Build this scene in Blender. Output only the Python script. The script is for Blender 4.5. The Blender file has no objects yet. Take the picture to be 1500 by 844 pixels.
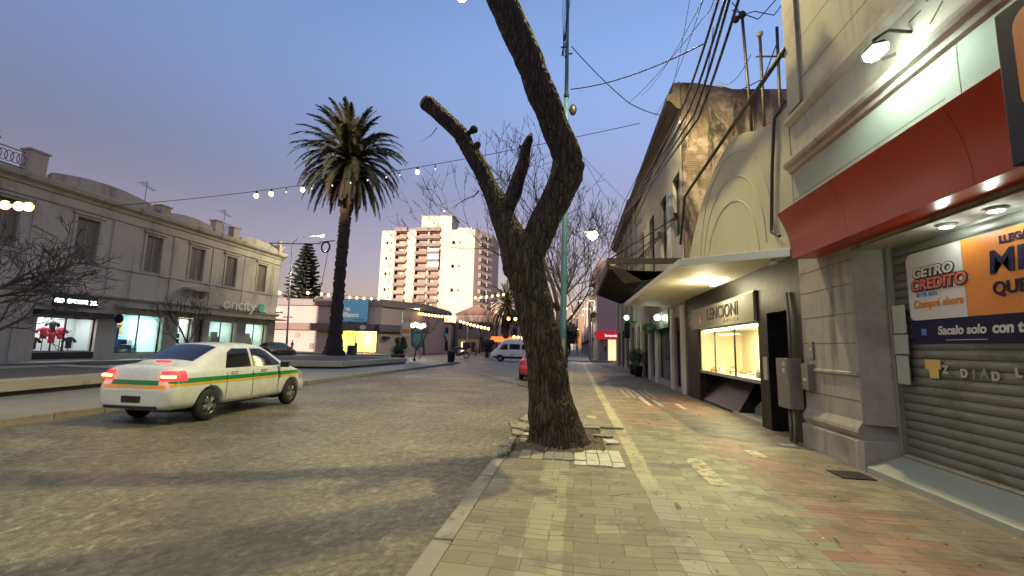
import bpy, bmesh, math, random
from mathutils import Vector, Matrix, noise
random.seed(7)
R = math.radians
D = bpy.data
SC = bpy.context.scene
COL = SC.collection
# light levels
SKY_STRENGTH = .15
SUN_STRENGTH = 2.4
KEY, HUNG, FLOOD, OVER, NEAR = 300, 90, 36, 1950, 520

# ------------------------------------------------------------------ survey of the place
# camera numbers, shared by the real camera below; at_x/at_y/at_z turn a photo pixel into a point of a known plane
FOC, EYE = 650.0, 1.6
YAW, PITCH, ROLL = math.atan(93/650), R(7.45), R(1.4)
_cy, _sy, _cp, _sp = math.cos(YAW), math.sin(YAW), math.cos(PITCH), math.sin(PITCH)
FWD = Vector((-_sy*_cp, _cy*_cp, _sp)); _r0 = Vector((_cy, _sy, 0)); _u0 = Vector((_sy*_sp, -_cy*_sp, _cp))
UPV = _u0*math.cos(ROLL) - _r0*math.sin(ROLL); RGT = _r0*math.cos(ROLL) + _u0*math.sin(ROLL)
def ray(px, py): return FWD + RGT*((px-750)/FOC) + UPV*((422-py)/FOC)
def at_x(px, py, x):
    d = ray(px, py); t = x/d.x; return Vector((x, d.y*t, EYE+d.z*t))
def at_y(px, py, y):
    d = ray(px, py); t = y/d.y; return Vector((d.x*t, y, EYE+d.z*t))
def at_z(px, py, z):
    d = ray(px, py); t = (z-EYE)/d.z; return Vector((d.x*t, d.y*t, z))

# ------------------------------------------------------------------ node helpers
class NT:
    def __init__(s, nt): s.nt = nt; s.n = nt.nodes; s.l = nt.links
    def new(s, t, **k):
        n = s.n.new(t)
        for a, b in k.items(): setattr(n, a, b)
        return n
    def set(s, sock, v):
        if isinstance(v, bpy.types.NodeSocket): s.l.new(v, sock)
        else: sock.default_value = v
    def math(s, op, a, b=0.0, c=0.0, clamp=False):
        n = s.new('ShaderNodeMath', operation=op, use_clamp=clamp)
        s.set(n.inputs[0], a); s.set(n.inputs[1], b)
        if op in ('MULTIPLY_ADD', 'COMPARE', 'SMOOTH_MIN'): s.set(n.inputs[2], c)
        return n.outputs[0]
    def mix(s, f, a, b, mode='MIX'):
        n = s.new('ShaderNodeMix', data_type='RGBA', blend_type=mode)
        s.set(n.inputs[0], f)
        for i, v in ((6, a), (7, b)):
            s.set(n.inputs[i], v if isinstance(v, bpy.types.NodeSocket) else (*v[:3], 1))
        return n.outputs[2]
    def noise(s, vec, scale, detail=4, rough=.55, dist=0):
        n = s.new('ShaderNodeTexNoise'); s.set(n.inputs['Vector'], vec)
        n.inputs['Scale'].default_value = scale; n.inputs['Detail'].default_value = detail
        n.inputs['Roughness'].default_value = rough; n.inputs['Distortion'].default_value = dist
        return n.outputs['Fac']
    def vor(s, vec, scale, feat='F1', rnd=1):
        n = s.new('ShaderNodeTexVoronoi', feature=feat); s.set(n.inputs['Vector'], vec)
        n.inputs['Scale'].default_value = scale; n.inputs['Randomness'].default_value = rnd
        return n
    def step(s, v, a, b):
        n = s.new('ShaderNodeMapRange', interpolation_type='SMOOTHSTEP'); s.set(n.inputs[0], v)
        n.inputs[1].default_value = a; n.inputs[2].default_value = b
        return n.outputs[0]
    def scale(s, vec, sc):
        n = s.new('ShaderNodeVectorMath', operation='MULTIPLY'); s.set(n.inputs[0], vec); n.inputs[1].default_value = sc
        return n.outputs[0]
    def coord(s, what='Object'):
        return s.new('ShaderNodeTexCoord').outputs[what]
    def pos(s): return s.new('ShaderNodeNewGeometry').outputs['Position']
    def xyz(s, v):
        n = s.new('ShaderNodeSeparateXYZ'); s.set(n.inputs[0], v); return n.outputs
    def bump(s, h, strength=.3, dist=.02, normal=None):
        n = s.new('ShaderNodeBump'); s.set(n.inputs['Height'], h)
        n.inputs['Strength'].default_value = strength; n.inputs['Distance'].default_value = dist
        if normal: s.set(n.inputs['Normal'], normal)
        return n.outputs[0]

def base_mat(name):
    m = D.materials.new(name); m.use_nodes = True
    t = NT(m.node_tree); b = m.node_tree.nodes['Principled BSDF']
    return m, t, b
MATS = {}
def pmat(name, col, rough=.7, var=.2, scale=2.5, bump=.15, bscale=40, bdist=.01, metal=0, stain=None, streak=None, coat=0, spec=.5):
    """plain procedural surface: broad tone variation, optional stains and rain streaks, fine bump"""
    if name in MATS: return MATS[name]
    m, t, b = base_mat(name)
    o = t.coord('Object')
    c = t.mix(t.noise(o, scale, 5), tuple(x*(1-var) for x in col), tuple(min(1, x*(1+var)) for x in col))
    if stain:
        sc, lo, hi, scol = stain
        c = t.mix(t.step(t.noise(o, sc, 6, .65), lo, hi), c, scol)
    if streak:
        sc, lo, hi, scol = streak
        v = t.scale(o, (sc, sc, sc*.09))
        c = t.mix(t.step(t.noise(v, 1, 6, .6), lo, hi), c, scol)
    t.set(b.inputs['Base Color'], c)
    b.inputs['Roughness'].default_value = rough
    t.set(b.inputs['Roughness'], t.math('MULTIPLY_ADD', t.noise(o, scale*3, 3), .2, rough-.1, clamp=True))
    b.inputs['Metallic'].default_value = metal
    b.inputs['Specular IOR Level'].default_value = spec
    if coat: b.inputs['Coat Weight'].default_value = coat; b.inputs['Coat Roughness'].default_value = .08
    if bump: t.set(b.inputs['Normal'], t.bump(t.noise(o, bscale, 5, .6), bump, bdist))
    MATS[name] = m
    return m
def emat(name, col, strength, base=(.8, .8, .8)):
    if name in MATS: return MATS[name]
    m, t, b = base_mat(name)
    b.inputs['Base Color'].default_value = (*base, 1)
    b.inputs['Emission Color'].default_value = (*col, 1); b.inputs['Emission Strength'].default_value = strength
    MATS[name] = m; return m
def glass(name, tint=(.03, .035, .04), rough=.05, alpha=.35):
    """pane that reflects the street and lets part of the inside through"""
    if name in MATS: return MATS[name]
    m, t, b = base_mat(name)
    b.inputs['Base Color'].default_value = (*tint, 1); b.inputs['Roughness'].default_value = rough
    b.inputs['Alpha'].default_value = alpha; b.inputs['Specular IOR Level'].default_value = .8
    MATS[name] = m; return m

# ------------------------------------------------------------------ mesh helpers
class MB:
    def __init__(s): s.v = []; s.f = []; s.sm = []
    def add(s, vs, fs, smooth=False):
        n = len(s.v); s.v += [tuple(p) for p in vs]
        for f in fs: s.f.append(tuple(i+n for i in f)); s.sm.append(smooth)
        return s
    def box(s, x0, x1, y0, y1, z0, z1):
        x0, x1 = sorted((x0, x1)); y0, y1 = sorted((y0, y1)); z0, z1 = sorted((z0, z1))
        return s.add([(x0,y0,z0),(x1,y0,z0),(x1,y1,z0),(x0,y1,z0),(x0,y0,z1),(x1,y0,z1),(x1,y1,z1),(x0,y1,z1)],
              [(0,3,2,1),(4,5,6,7),(0,1,5,4),(1,2,6,5),(2,3,7,6),(3,0,4,7)])
    def obox(s, c, size, rot=(0,0,0)):
        m = Matrix.Rotation(rot[2],3,'Z')@Matrix.Rotation(rot[1],3,'Y')@Matrix.Rotation(rot[0],3,'X')
        hx, hy, hz = [q/2 for q in size]; c = Vector(c)
        vs = [c+m@Vector(p) for p in [(-hx,-hy,-hz),(hx,-hy,-hz),(hx,hy,-hz),(-hx,hy,-hz),(-hx,-hy,hz),(hx,-hy,hz),(hx,hy,hz),(-hx,hy,hz)]]
        return s.add(vs, [(0,3,2,1),(4,5,6,7),(0,1,5,4),(1,2,6,5),(2,3,7,6),(3,0,4,7)])
    def tube(s, pts, rad, n=8, cap=True, smooth=True):
        pts = [Vector(p) for p in pts]
        if not hasattr(rad, '__len__'): rad = [rad]*len(pts)
        vs = []; ref = None
        for i, p in enumerate(pts):
            d = (pts[min(i+1, len(pts)-1)]-pts[max(i-1, 0)])
            if d.length < 1e-9: d = Vector((0,0,1))
            d.normalize()
            if ref is None: ref = Vector((1,0,0)) if abs(d.x) < .8 else Vector((0,1,0))
            a = (ref - d*ref.dot(d))
            if a.length < 1e-6: a = d.orthogonal()
            a.normalize(); ref = a; b = d.cross(a)
            for k in range(n):
                t = 2*math.pi*k/n; vs.append(p+a*(math.cos(t)*rad[i])+b*(math.sin(t)*rad[i]))
        fs = []
        for i in range(len(pts)-1):
            for k in range(n):
                k2 = (k+1) % n; fs.append((i*n+k, i*n+k2, (i+1)*n+k2, (i+1)*n+k))
        s.add(vs, fs, smooth)
        if cap:
            m = len(s.v)-len(vs)
            s.f += [tuple(m+k for k in reversed(range(n))), tuple(m+(len(pts)-1)*n+k for k in range(n))]; s.sm += [False, False]
        return s
    def prism(s, poly, ax, a, b):
        """poly (2d) extruded along axis ax from a to b; axes order: x->(y,z), y->(x,z), z->(x,y)"""
        def P(q, h): return {'x': (h, q[0], q[1]), 'y': (q[0], h, q[1]), 'z': (q[0], q[1], h)}[ax]
        n = len(poly); vs = [P(q, a) for q in poly]+[P(q, b) for q in poly]
        fs = [tuple(range(n)), tuple(reversed(range(n, 2*n)))]+[(i, i+n, (i+1) % n+n, (i+1) % n) for i in range(n)]
        return s.add(vs, fs)
    def lathe(s, prof, c=(0,0,0), n=20, smooth=True):
        vs = []
        for r, z in prof:
            for k in range(n):
                t = 2*math.pi*k/n; vs.append((c[0]+r*math.cos(t), c[1]+r*math.sin(t), c[2]+z))
        fs = [(i*n+k, i*n+(k+1) % n, (i+1)*n+(k+1) % n, (i+1)*n+k) for i in range(len(prof)-1) for k in range(n)]
        fs += [tuple(reversed(range(n))), tuple((len(prof)-1)*n+k for k in range(n))]
        return s.add(vs, fs, smooth)
    def ball(s, c, r, n=10, sc=(1,1,1)):
        m = n//2+1; prof = [(max(.001, r*math.sin(math.pi*i/m)), -r*math.cos(math.pi*i/m)) for i in range(m+1)]
        k0 = len(s.v); s.lathe(prof, (0,0,0), n)
        for i in range(k0, len(s.v)):
            v = s.v[i]; s.v[i] = (c[0]+v[0]*sc[0], c[1]+v[1]*sc[1], c[2]+v[2]*sc[2])
        return s
    def quad(s, *p): return s.add(p, [tuple(range(len(p)))])
    def wallx(s, x0, x1, y0, y1, z0, z1, holes=()):
        """slab in the x range, with rectangular holes (y0,y1,z0,z1)"""
        ys = sorted({y0, y1, *[h[0] for h in holes], *[h[1] for h in holes]}); ys = [y for y in ys if y0 <= y <= y1]
        for a, b in zip(ys, ys[1:]):
            hs = sorted([h for h in holes if h[0] < (a+b)/2 < h[1]], key=lambda h: h[2]); z = z0
            for h in hs:
                if h[2] > z: s.box(x0, x1, a, b, z, h[2])
                z = h[3]
            if z < z1: s.box(x0, x1, a, b, z, z1)
        return s
    def wally(s, y0, y1, x0, x1, z0, z1, holes=()):
        t = MB().wallx(y0, y1, x0, x1, z0, z1, holes)
        return s.add([(v[1], v[0], v[2]) for v in t.v], [tuple(reversed(f)) for f in t.f])
    def build(s, name, mat, parent=None, bevel=0, **props):
        me = D.meshes.new(name)
        off = Vector((0,0,0)); p = parent
        while p: off += p.location; p = p.parent
        me.from_pydata([tuple(Vector(v)-off) for v in s.v], [], s.f)
        me.polygons.foreach_set('use_smooth', s.sm)
        if mat: me.materials.append(mat)
        me.update()
        o = D.objects.new(name, me); COL.objects.link(o); o.parent = parent
        if bevel:
            md = o.modifiers.new('edge', 'BEVEL'); md.width = bevel; md.segments = 2; md.limit_method = 'ANGLE'; md.angle_limit = R(40)
        for k, v in props.items(): o[k] = v
        return o
def thing(name, label, cat, loc=(0,0,0), group=None):
    o = D.objects.new(name, None); COL.objects.link(o); o.location = loc; o.empty_display_size = .1
    o['label'] = label; o['category'] = cat
    if group: o['group'] = group
    return o
def tag(o, label, cat, group=None):
    o['label'] = label; o['category'] = cat
    if group: o['group'] = group
    return o
def struct(o): o['kind'] = 'structure'; return o
def dup(root, loc=None, rz=None, label=None, group=None, scale=None):
    def cp(o, par):
        c = o.copy(); COL.objects.link(c); c.parent = par
        for ch in list(o.children): cp(ch, c)
        return c
    c = cp(root, root.parent)
    if loc is not None: c.location = loc
    if rz is not None: c.rotation_euler = (0,0,rz)
    if scale: c.scale = (scale,)*3
    if label: c['label'] = label
    if group: c['group'] = group
    return c
def text(name, s, mat, parent, loc, size, rot, depth=.01, bold=0, shear=0, align='CENTER', sx=1, spacing=1):
    cu = D.curves.new(name, 'FONT'); cu.body = s; cu.size = size; cu.extrude = depth; cu.offset = bold; cu.shear = shear
    cu.align_x = align; cu.align_y = 'CENTER'; cu.space_character = spacing
    o = D.objects.new(name+'_src', cu); COL.objects.link(o)
    bpy.context.view_layer.update()
    me = D.meshes.new_from_object(o.evaluated_get(bpy.context.evaluated_depsgraph_get()))
    D.objects.remove(o); D.curves.remove(cu); me.name = name; me.materials.clear(); me.materials.append(mat)
    M = Matrix.LocRotScale(Vector(loc), None, None) @ rot.to_4x4() @ Matrix.Diagonal((sx, 1, 1, 1))
    off = Vector((0,0,0)); p = parent
    while p: off += p.location; p = p.parent
    me.transform(Matrix.Translation(-off) @ M)
    o = D.objects.new(name, me); COL.objects.link(o); o.parent = parent
    return o
# text orientations: readable from the street when it stands on the right facades (faces -x), on the left ones (faces +x), towards the camera (faces -y)
ROT_R = Matrix(((0,0,-1),(-1,0,0),(0,1,0)))   # columns: text x -> -y, text y -> z, normal -> -x
ROT_L = Matrix(((0,0,1),(1,0,0),(0,1,0)))     # text x -> +y, normal +x
ROT_F = Matrix(((1,0,0),(0,0,-1),(0,1,0)))    # text x -> +x, normal -y
def remeshed(mb, voxel, smooth=2):
    me = D.meshes.new('tmp'); me.from_pydata(mb.v, [], mb.f); me.update()
    o = D.objects.new('tmp', me); COL.objects.link(o)
    md = o.modifiers.new('r', 'REMESH'); md.mode = 'VOXEL'; md.voxel_size = voxel
    if smooth:
        s = o.modifiers.new('s', 'SMOOTH'); s.iterations = smooth
    bpy.context.view_layer.update()
    m2 = D.meshes.new_from_object(o.evaluated_get(bpy.context.evaluated_depsgraph_get()))
    D.objects.remove(o); D.meshes.remove(me)
    for p in m2.polygons: p.use_smooth = True
    return m2
def mesh_obj(name, me, mat, parent):
    off = Vector((0,0,0)); p = parent
    while p: off += p.location; p = p.parent
    me.transform(Matrix.Translation(-off)); me.materials.clear(); me.materials.append(mat); me.name = name
    o = D.objects.new(name, me); COL.objects.link(o); o.parent = parent
    return o

# ------------------------------------------------------------------ camera, sky, exposure
cam = D.objects.new('Camera', D.cameras.new('Camera')); COL.objects.link(cam)
cam.data.sensor_width = 36; cam.data.lens = 36*FOC/1500; cam.data.clip_end = 5000; cam.data.clip_start = .05
cam.matrix_world = Matrix.LocRotScale(Vector((0,0,EYE)), Matrix((RGT, UPV, -FWD)).transposed(), None)
SC.camera = cam
SC.view_settings.view_transform = 'Standard'; SC.view_settings.look = 'None'
SC.view_settings.exposure = 2.2; SC.view_settings.gamma = 1
SC.cycles.use_denoising = True; SC.cycles.max_bounces = 6; SC.cycles.diffuse_bounces = 3; SC.cycles.glossy_bounces = 3
SC.cycles.transparent_max_bounces = 12; SC.cycles.sample_clamp_indirect = 4; SC.cycles.caustics_reflective = False; SC.cycles.caustics_refractive = False
w = D.worlds.new('World'); SC.world = w; w.use_nodes = True
t = NT(w.node_tree); bg = w.node_tree.nodes['Background']
SUN_EL, SUN_ROT = R(4), R(200)      # the sun has just gone, behind the camera
sky = t.new('ShaderNodeTexSky', sky_type='NISHITA'); sky.sun_disc = False
sky.sun_elevation = SUN_EL; sky.sun_rotation = SUN_ROT; sky.altitude = 100; sky.air_density = 1.3; sky.dust_density = .4; sky.ozone_density = 3.5
g = t.xyz(t.coord('Generated'))[2]
# belt of dusk mauve low over the roofs, deeper blue above
tint = t.mix(t.step(g, .02, .26), (.66, .39, .45), (.93, .42, .41))
tint = t.mix(t.step(g, .26, .62), tint, (1.34, .85, .87))
t.set(bg.inputs['Color'], t.mix(1.0, sky.outputs[0], tint, 'MULTIPLY'))
bg.inputs['Strength'].default_value = SKY_STRENGTH
sun = D.objects.new('afterglow_sun', D.lights.new('afterglow_sun', 'SUN')); COL.objects.link(sun)
sun.data.energy = SUN_STRENGTH; sun.data.angle = R(1.5); sun.data.color = (1, .74, .58)
# Blender's sky rotation runs clockwise from +Y; the lamp shines from that same bearing
sd = Vector((math.sin(SUN_ROT)*math.cos(R(5)), math.cos(SUN_ROT)*math.cos(R(5)), math.sin(R(5))))
sun.rotation_euler = sd.to_track_quat('Z', 'Y').to_euler()
def lamp(name, loc, col, power, r=.1, kind='POINT', aim=None, size=1, spot=R(120), parent=None, blend=.5):
    l = D.lights.new(name, kind); l.energy = power; l.color = col
    if kind == 'AREA': l.size = size; l.shape = 'SQUARE'
    else: l.shadow_soft_size = r
    if kind == 'SPOT': l.spot_size = spot; l.spot_blend = blend
    o = D.objects.new(name, l); COL.objects.link(o)
    off = Vector((0,0,0)); p = parent
    while p: off += p.location; p = p.parent
    o.location = Vector(loc)-off; o.parent = parent
    if aim is not None: o.rotation_euler = (Vector(aim)-Vector(loc)).to_track_quat('-Z', 'Y').to_euler()
    return o
# ------------------------------------------------------------------ materials of the setting
def road_mat():
    m, t, b = base_mat('worn_street'); p = t.pos()
    v1 = t.vor(t.scale(p, (1, .8, 1)), 13).outputs['Distance']
    n1 = t.noise(p, .5, 5); n2 = t.noise(p, 60, 4, .7)
    c = t.mix(t.step(n1, .35, .65), (.125, .116, .070), (.22, .205, .125))
    c = t.mix(t.step(t.noise(t.scale(p, (.12, .5, 1)), 2.0, 5), .5, .68), c, (.09, .082, .052))
    c = t.mix(t.math('MULTIPLY', t.step(v1, .34, .7), t.math('MULTIPLY_ADD', t.noise(p, 1.1, 4), 1.2, -.15, clamp=True)), c, (.05, .046, .034))          # dark joints between the worn stones
    vc = t.vor(t.scale(p, (1, .8, 1)), 13).outputs['Color']
    cr = t.xyz(vc)[0]
    pm = t.math('MULTIPLY_ADD', t.noise(p, .35, 3), 1.5, -.3, clamp=True)
    c = t.mix(t.math('MULTIPLY', t.math('MULTIPLY', t.step(cr, .55, .98), .45), pm), c, (.30, .28, .19)); c = t.mix(t.math('MULTIPLY', t.math('SUBTRACT', 1, t.step(cr, .05, .35)), .4), c, (.085, .078, .052))
    c = t.mix(t.step(n2, .60, .70), c, (.36, .34, .24))  # finest pale flecks, also glints put into the colour
    x, y, z = t.xyz(p)
    painted_glints = t.math('MULTIPLY', t.step(t.noise(t.scale(p, (1, .55, 1)), 12, 5, .75, .5), .55, .63), t.math('MULTIPLY_ADD', t.noise(p, .5, 4), 2.2, -.65, clamp=True))
    c = t.mix(t.math('MULTIPLY', painted_glints, .9), c, (.46, .43, .31))     # lamp glints on polished stone tops, painted as pale flecks
    t.set(b.inputs['Base Color'], c)
    t.set(b.inputs['Roughness'], t.math('MULTIPLY_ADD', t.noise(p, 7, 4, .7), .9, .0, clamp=True))
    h = t.math('ADD', t.math('MULTIPLY', v1, -.75), t.math('ADD', t.math('MULTIPLY', n2, .30), t.math('MULTIPLY', t.noise(p, 11, 5, .7), 1.3)))
    t.set(b.inputs['Normal'], t.bump(h, 1.0, .04))
    return m
def walk_mat():
    """old municipal tiles: rows across the walk, lighter guide strips along it, patches of red tile"""
    m, t, b = base_mat('footpath_tiles'); p = t.pos(); x, y, z = t.xyz(p)
    wob = t.math('MULTIPLY_ADD', t.noise(p, .9, 3), .1, -.05)
    xs = t.math('ADD', x, wob); ys = t.math('ADD', y, t.math('MULTIPLY_ADD', t.noise(p, .45, 3), .5, -.25))
    comb = t.new('ShaderNodeCombineXYZ'); t.set(comb.inputs[0], xs); t.set(comb.inputs[1], ys)
    br = t.new('ShaderNodeTexBrick'); t.set(br.inputs['Vector'], comb.outputs[0])
    br.inputs['Scale'].default_value = 1; br.inputs['Brick Width'].default_value = .4; br.inputs['Row Height'].default_value = .2
    br.inputs['Mortar Size'].default_value = .005; br.inputs['Mortar Smooth'].default_value = .3
    br.inputs['Color1'].default_value = (0,0,0,1); br.inputs['Color2'].default_value = (1,1,1,1); br.inputs['Mortar'].default_value = (.5,.5,.5,1)
    tone = br.outputs['Color']; joint = br.outputs['Fac']
    # colour changes from tile to tile: masks are read at the tile centres
    rw = t.math('FLOOR', t.math('DIVIDE', ys, .2)); ofs = t.math('MULTIPLY', t.math('MODULO', t.math('ABSOLUTE', rw), 2), .2)
    cxn = t.math('SUBTRACT', t.math('MULTIPLY', t.math('ADD', t.math('FLOOR', t.math('DIVIDE', t.math('ADD', xs, ofs), .4)), .5), .4), ofs)
    cmb2 = t.new('ShaderNodeCombineXYZ'); t.set(cmb2.inputs[0], cxn); t.set(cmb2.inputs[1], t.math('MULTIPLY', rw, .2)); p2 = cmb2.outputs[0]
    wn = t.new('ShaderNodeTexWhiteNoise', noise_dimensions='2D'); t.set(wn.inputs['Vector'], p2); rnd1 = wn.outputs['Value']
    big = t.noise(p2, .55, 5, .6); fine = t.noise(p, 35, 5, .7)
    def band(a, b_, soft=.02, v=xs): return t.math('MULTIPLY', t.step(v, a-soft, a+soft), t.math('SUBTRACT', 1, t.step(v, b_-soft, b_+soft)))
    c = t.mix(tone, (.150, .133, .084), (.225, .200, .128))
    c = t.mix(band(1.02, 9, .05), c, t.mix(tone, (.175, .170, .112), (.285, .270, .18)))
    red = t.mix(tone, (.20, .115, .085), (.275, .155, .115))
    far = t.step(t.math('ADD', y, t.math('MULTIPLY', big, 3)), 9.5, 12.5)
    edge = t.math('ADD', cxn, t.math('ADD', t.math('MULTIPLY_ADD', t.noise(p2, 2.2, 3), .5, -.25), t.math('MULTIPLY_ADD', rnd1, .3, -.15)))
    nearred = t.math('MULTIPLY', band(2.15, 3.15, .02, edge), t.math('SUBTRACT', 1, t.step(y, 8.4, 10)))
    c = t.mix(t.math('MULTIPLY', nearred, t.math('MULTIPLY_ADD', rnd1, .45, .6, clamp=True)), c, t.mix(tone, (.19, .088, .066), (.245, .115, .085)))
    brown = t.math('MULTIPLY', band(3.2, 9, .03, edge), t.math('SUBTRACT', 1, t.step(y, 8.4, 10)))
    c = t.mix(brown, c, (.185, .15, .12))
    c = t.mix(t.math('MULTIPLY', t.math('MULTIPLY', far, t.step(xs, 1.0, 1.12)), .75), c, t.mix(t.step(big, .4, .6), (.17, .12, .088), red))
    c = t.mix(t.math('MULTIPLY', t.math('MULTIPLY', far, t.math('SUBTRACT', 1, t.step(xs, .72, .8))), .6), c, (.17, .12, .09))
    # red tiled apron before the window shop
    apron = t.math('MULTIPLY', t.math('MULTIPLY', band(2.0, 3.6, .05), band(12.6, 16.5, .1, y)), .8)
    c = t.mix(t.math('MULTIPLY', apron, t.math('MULTIPLY_ADD', t.noise(p, 2.5, 5), 1.6, -.1, clamp=True)), c, (.24, .085, .055))
    # guide strips
    c = t.mix(band(-.42, -.08, .01), c, (.27, .25, .165))
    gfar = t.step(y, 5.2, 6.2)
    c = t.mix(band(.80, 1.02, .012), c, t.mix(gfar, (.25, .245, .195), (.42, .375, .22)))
    c = t.mix(t.math('MULTIPLY', t.step(rnd1, .86, .88), .35), c, (.33, .31, .22))
    c = t.mix(t.math('MULTIPLY', t.math('SUBTRACT', 1, t.step(rnd1, .09, .11)), .4), c, (.10, .088, .06))
    c = t.mix(t.step(t.noise(p, 1.3, 6, .7), .5, .66), c, (.112, .098, .068))
    c = t.mix(t.math('MULTIPLY', t.step(fine, .62, .72), .6), c, (.45, .43, .32))
    c = t.mix(t.math('MULTIPLY', t.step(t.noise(p, 17, 5, .7), .60, .72), .7), c, (.09, .08, .055))
    jv = t.math('MULTIPLY', joint, t.math('MULTIPLY_ADD', t.noise(t.scale(p, (.5, 3, 1)), 1.3, 4), 1.6, -.2, clamp=True))
    c = t.mix(jv, c, (.06, .052, .036))
    fy = t.math('FRACT', t.math('DIVIDE', ys, .2)); row = t.math('SUBTRACT', 1, t.step(t.math('ABSOLUTE', t.math('SUBTRACT', fy, .5)), .0, .055))
    row = t.math('MULTIPLY', row, t.step(t.noise(t.scale(p, (.7, 5, 1)), 1.0, 3), .47, .60))
    c = t.mix(row, c, (.04, .034, .024))
    spk = t.vor(p, 5).outputs['Distance']
    c = t.mix(t.math('MULTIPLY', t.math('SUBTRACT', 1, t.step(spk, .045, .07)), t.step(t.noise(p, 1.7, 3), .45, .6)), c, (.55, .52, .42))
    # tiles that settled: wide dark joints here and there
    crack = t.vor(t.scale(p, (1, 1.7, 1)), .9, 'DISTANCE_TO_EDGE').outputs['Distance']
    ck = t.math('MULTIPLY', t.math('SUBTRACT', 1, t.step(crack, .004, .016)), t.step(t.noise(p, 1.1, 2), .58, .64))
    c = t.mix(t.math('MULTIPLY', ck, .7), c, (.03, .026, .02))
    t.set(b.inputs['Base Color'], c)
    t.set(b.inputs['Roughness'], t.math('MULTIPLY_ADD', t.noise(p, 3, 4), .4, .38, clamp=True))
    h = t.math('SUBTRACT', t.math('ADD', t.math('MULTIPLY', tone, .55), t.math('MULTIPLY', fine, .25)), t.math('ADD', t.math('MULTIPLY', jv, 1.1), t.math('MULTIPLY', ck, 1.5)))
    h = t.math('ADD', h, t.math('MULTIPLY', t.noise(p, 2.2, 3), 1.6))
    t.set(b.inputs['Normal'], t.bump(h, .7, .015))
    return m
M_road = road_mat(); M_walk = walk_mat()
M_kerb = pmat('kerb_stone', (.24, .225, .18), .7, .35, 4, .5, 25, .01, stain=(3, .5, .7, (.10,.09,.07)))
M_plaza = pmat('plaza_slabs', (.27, .245, .185), .6, .15, .7, .3, 20, stain=(.6, .5, .75, (.17,.155,.12)))
M_conc = pmat('pale_concrete', (.40, .375, .30), .65, .12, 3, .25, 40, stain=(2, .55, .8, (.24,.22,.17)))
M_soil = pmat('bare_soil', (.10, .075, .045), .95, .5, 8, 1, 30, .03)
M_dark = pmat('black_paint', (.012, .012, .013), .45, .3, 4, .05)
M_iron = pmat('dark_iron', (.035, .033, .03), .55, .4, 6, .2, 60, metal=.6)
M_white = pmat('white_render', (.62, .62, .57), .7, .08, 2, .1)
M_bulb = emat('warm_bulb', (1, .52, .13), 2.0)
M_bulbdim = emat('faint_bulb', (1, .72, .42), .3)
M_paint = pmat('road_paint', (.45, .43, .36), .6, .3, 5, .2, stain=(6, .5, .62, (.14,.13,.11)))
M_paintY = pmat('worn_yellow_paint', (.50, .44, .24), .6, .25, 9, .2, stain=(7, .44, .56, (.2,.175,.115)))

# ------------------------------------------------------------------ ground
def sheet(name, x0, x1, y0, y1, z, mat):
    return struct(MB().quad((x0,y0,z),(x1,y0,z),(x1,y1,z),(x0,y1,z)).build(name, mat))
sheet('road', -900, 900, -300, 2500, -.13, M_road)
WK = -1.12                                    # kerb line of the near footpath
pit = (-.98, .50, 7.05, 9.4)                  # tree pit cut out of the tiles
mb = MB()
for a, b_, c, d in ((-.98, 4.7, -6, pit[2]), (pit[1], 4.7, pit[2], pit[3]), (-.98, 4.7, pit[3], 44.5)):
    mb.box(a, b_, c, d, -.3, 0)
struct(mb.build('footpath', M_walk))
# kerb stones, one run with joints; broken out beside the tree
mb = MB(); y = -6
while y < 44.4:
    L = random.uniform(.75, 1.1); y2 = min(y+L, 44.5)
    if not (6.75 < (y+y2)/2 < 9.0):
        j = random.uniform(-.008, .008)
        mb.box(WK-.03+j, -.984, y+.006, y2-.006, -.3, .012+j)
    y = y2
struct(mb.build('kerb', M_kerb, bevel=.012))
# soil of the tree pit, an uneven heap
vs = []; fs = []; nx, ny = 34, 48
for j in range(ny+1):
    for i in range(nx+1):
        X = -1.13+1.70*i/nx; Y = 6.9+2.6*j/ny; p = Vector((X*3, Y*3, 0))
        e = min(1, (X+1.13)/.12, (.57-X)/.1, (Y-6.9)/.2, (9.5-Y)/.2); e = max(0, e)
        vs.append((X, Y, -.07+.07*e+(.05*noise.noise(p)+.03*noise.noise(p*4))*e+.05*math.exp(-((X+.29)**2+(Y-7.75)**2)*2)))
fs = [(j*(nx+1)+i, j*(nx+1)+i+1, (j+1)*(nx+1)+i+1, (j+1)*(nx+1)+i) for j in range(ny) for i in range(nx)]
o = MB().add(vs, fs, True).build('soil', M_soil); o['kind'] = 'stuff'; tag(o, 'loose brown soil and litter in the tree pit by the kerb', 'soil')
# dry leaves and grit on the walk near the pit: nobody could count them
mb = MB()
for k in range(900):
    if k < 420: X, Y, z0 = random.uniform(-1.05, .5), random.uniform(6.95, 9.3), .045
    else:
        X = random.uniform(-.9, 3.9); Y = random.uniform(2.5, 14); z0 = .006
        if pit[0] < X < pit[1] and pit[2] < Y < pit[3]: continue
    s = random.uniform(.006, .02)*(1 if k < 420 else .8); a = random.uniform(0, 6.3)
    mb.obox((X, Y, z0+random.uniform(0, .02)*(k < 420)), (s*2, s, .003), (random.uniform(-.4,.4), random.uniform(-.4,.4), a))
o = mb.build('litter', pmat('dry_litter', (.30,.24,.14), .9, .6, 30, 0)); o['kind'] = 'stuff'; tag(o, 'scattered dry leaf bits and grit on the footpath', 'litter')
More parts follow.
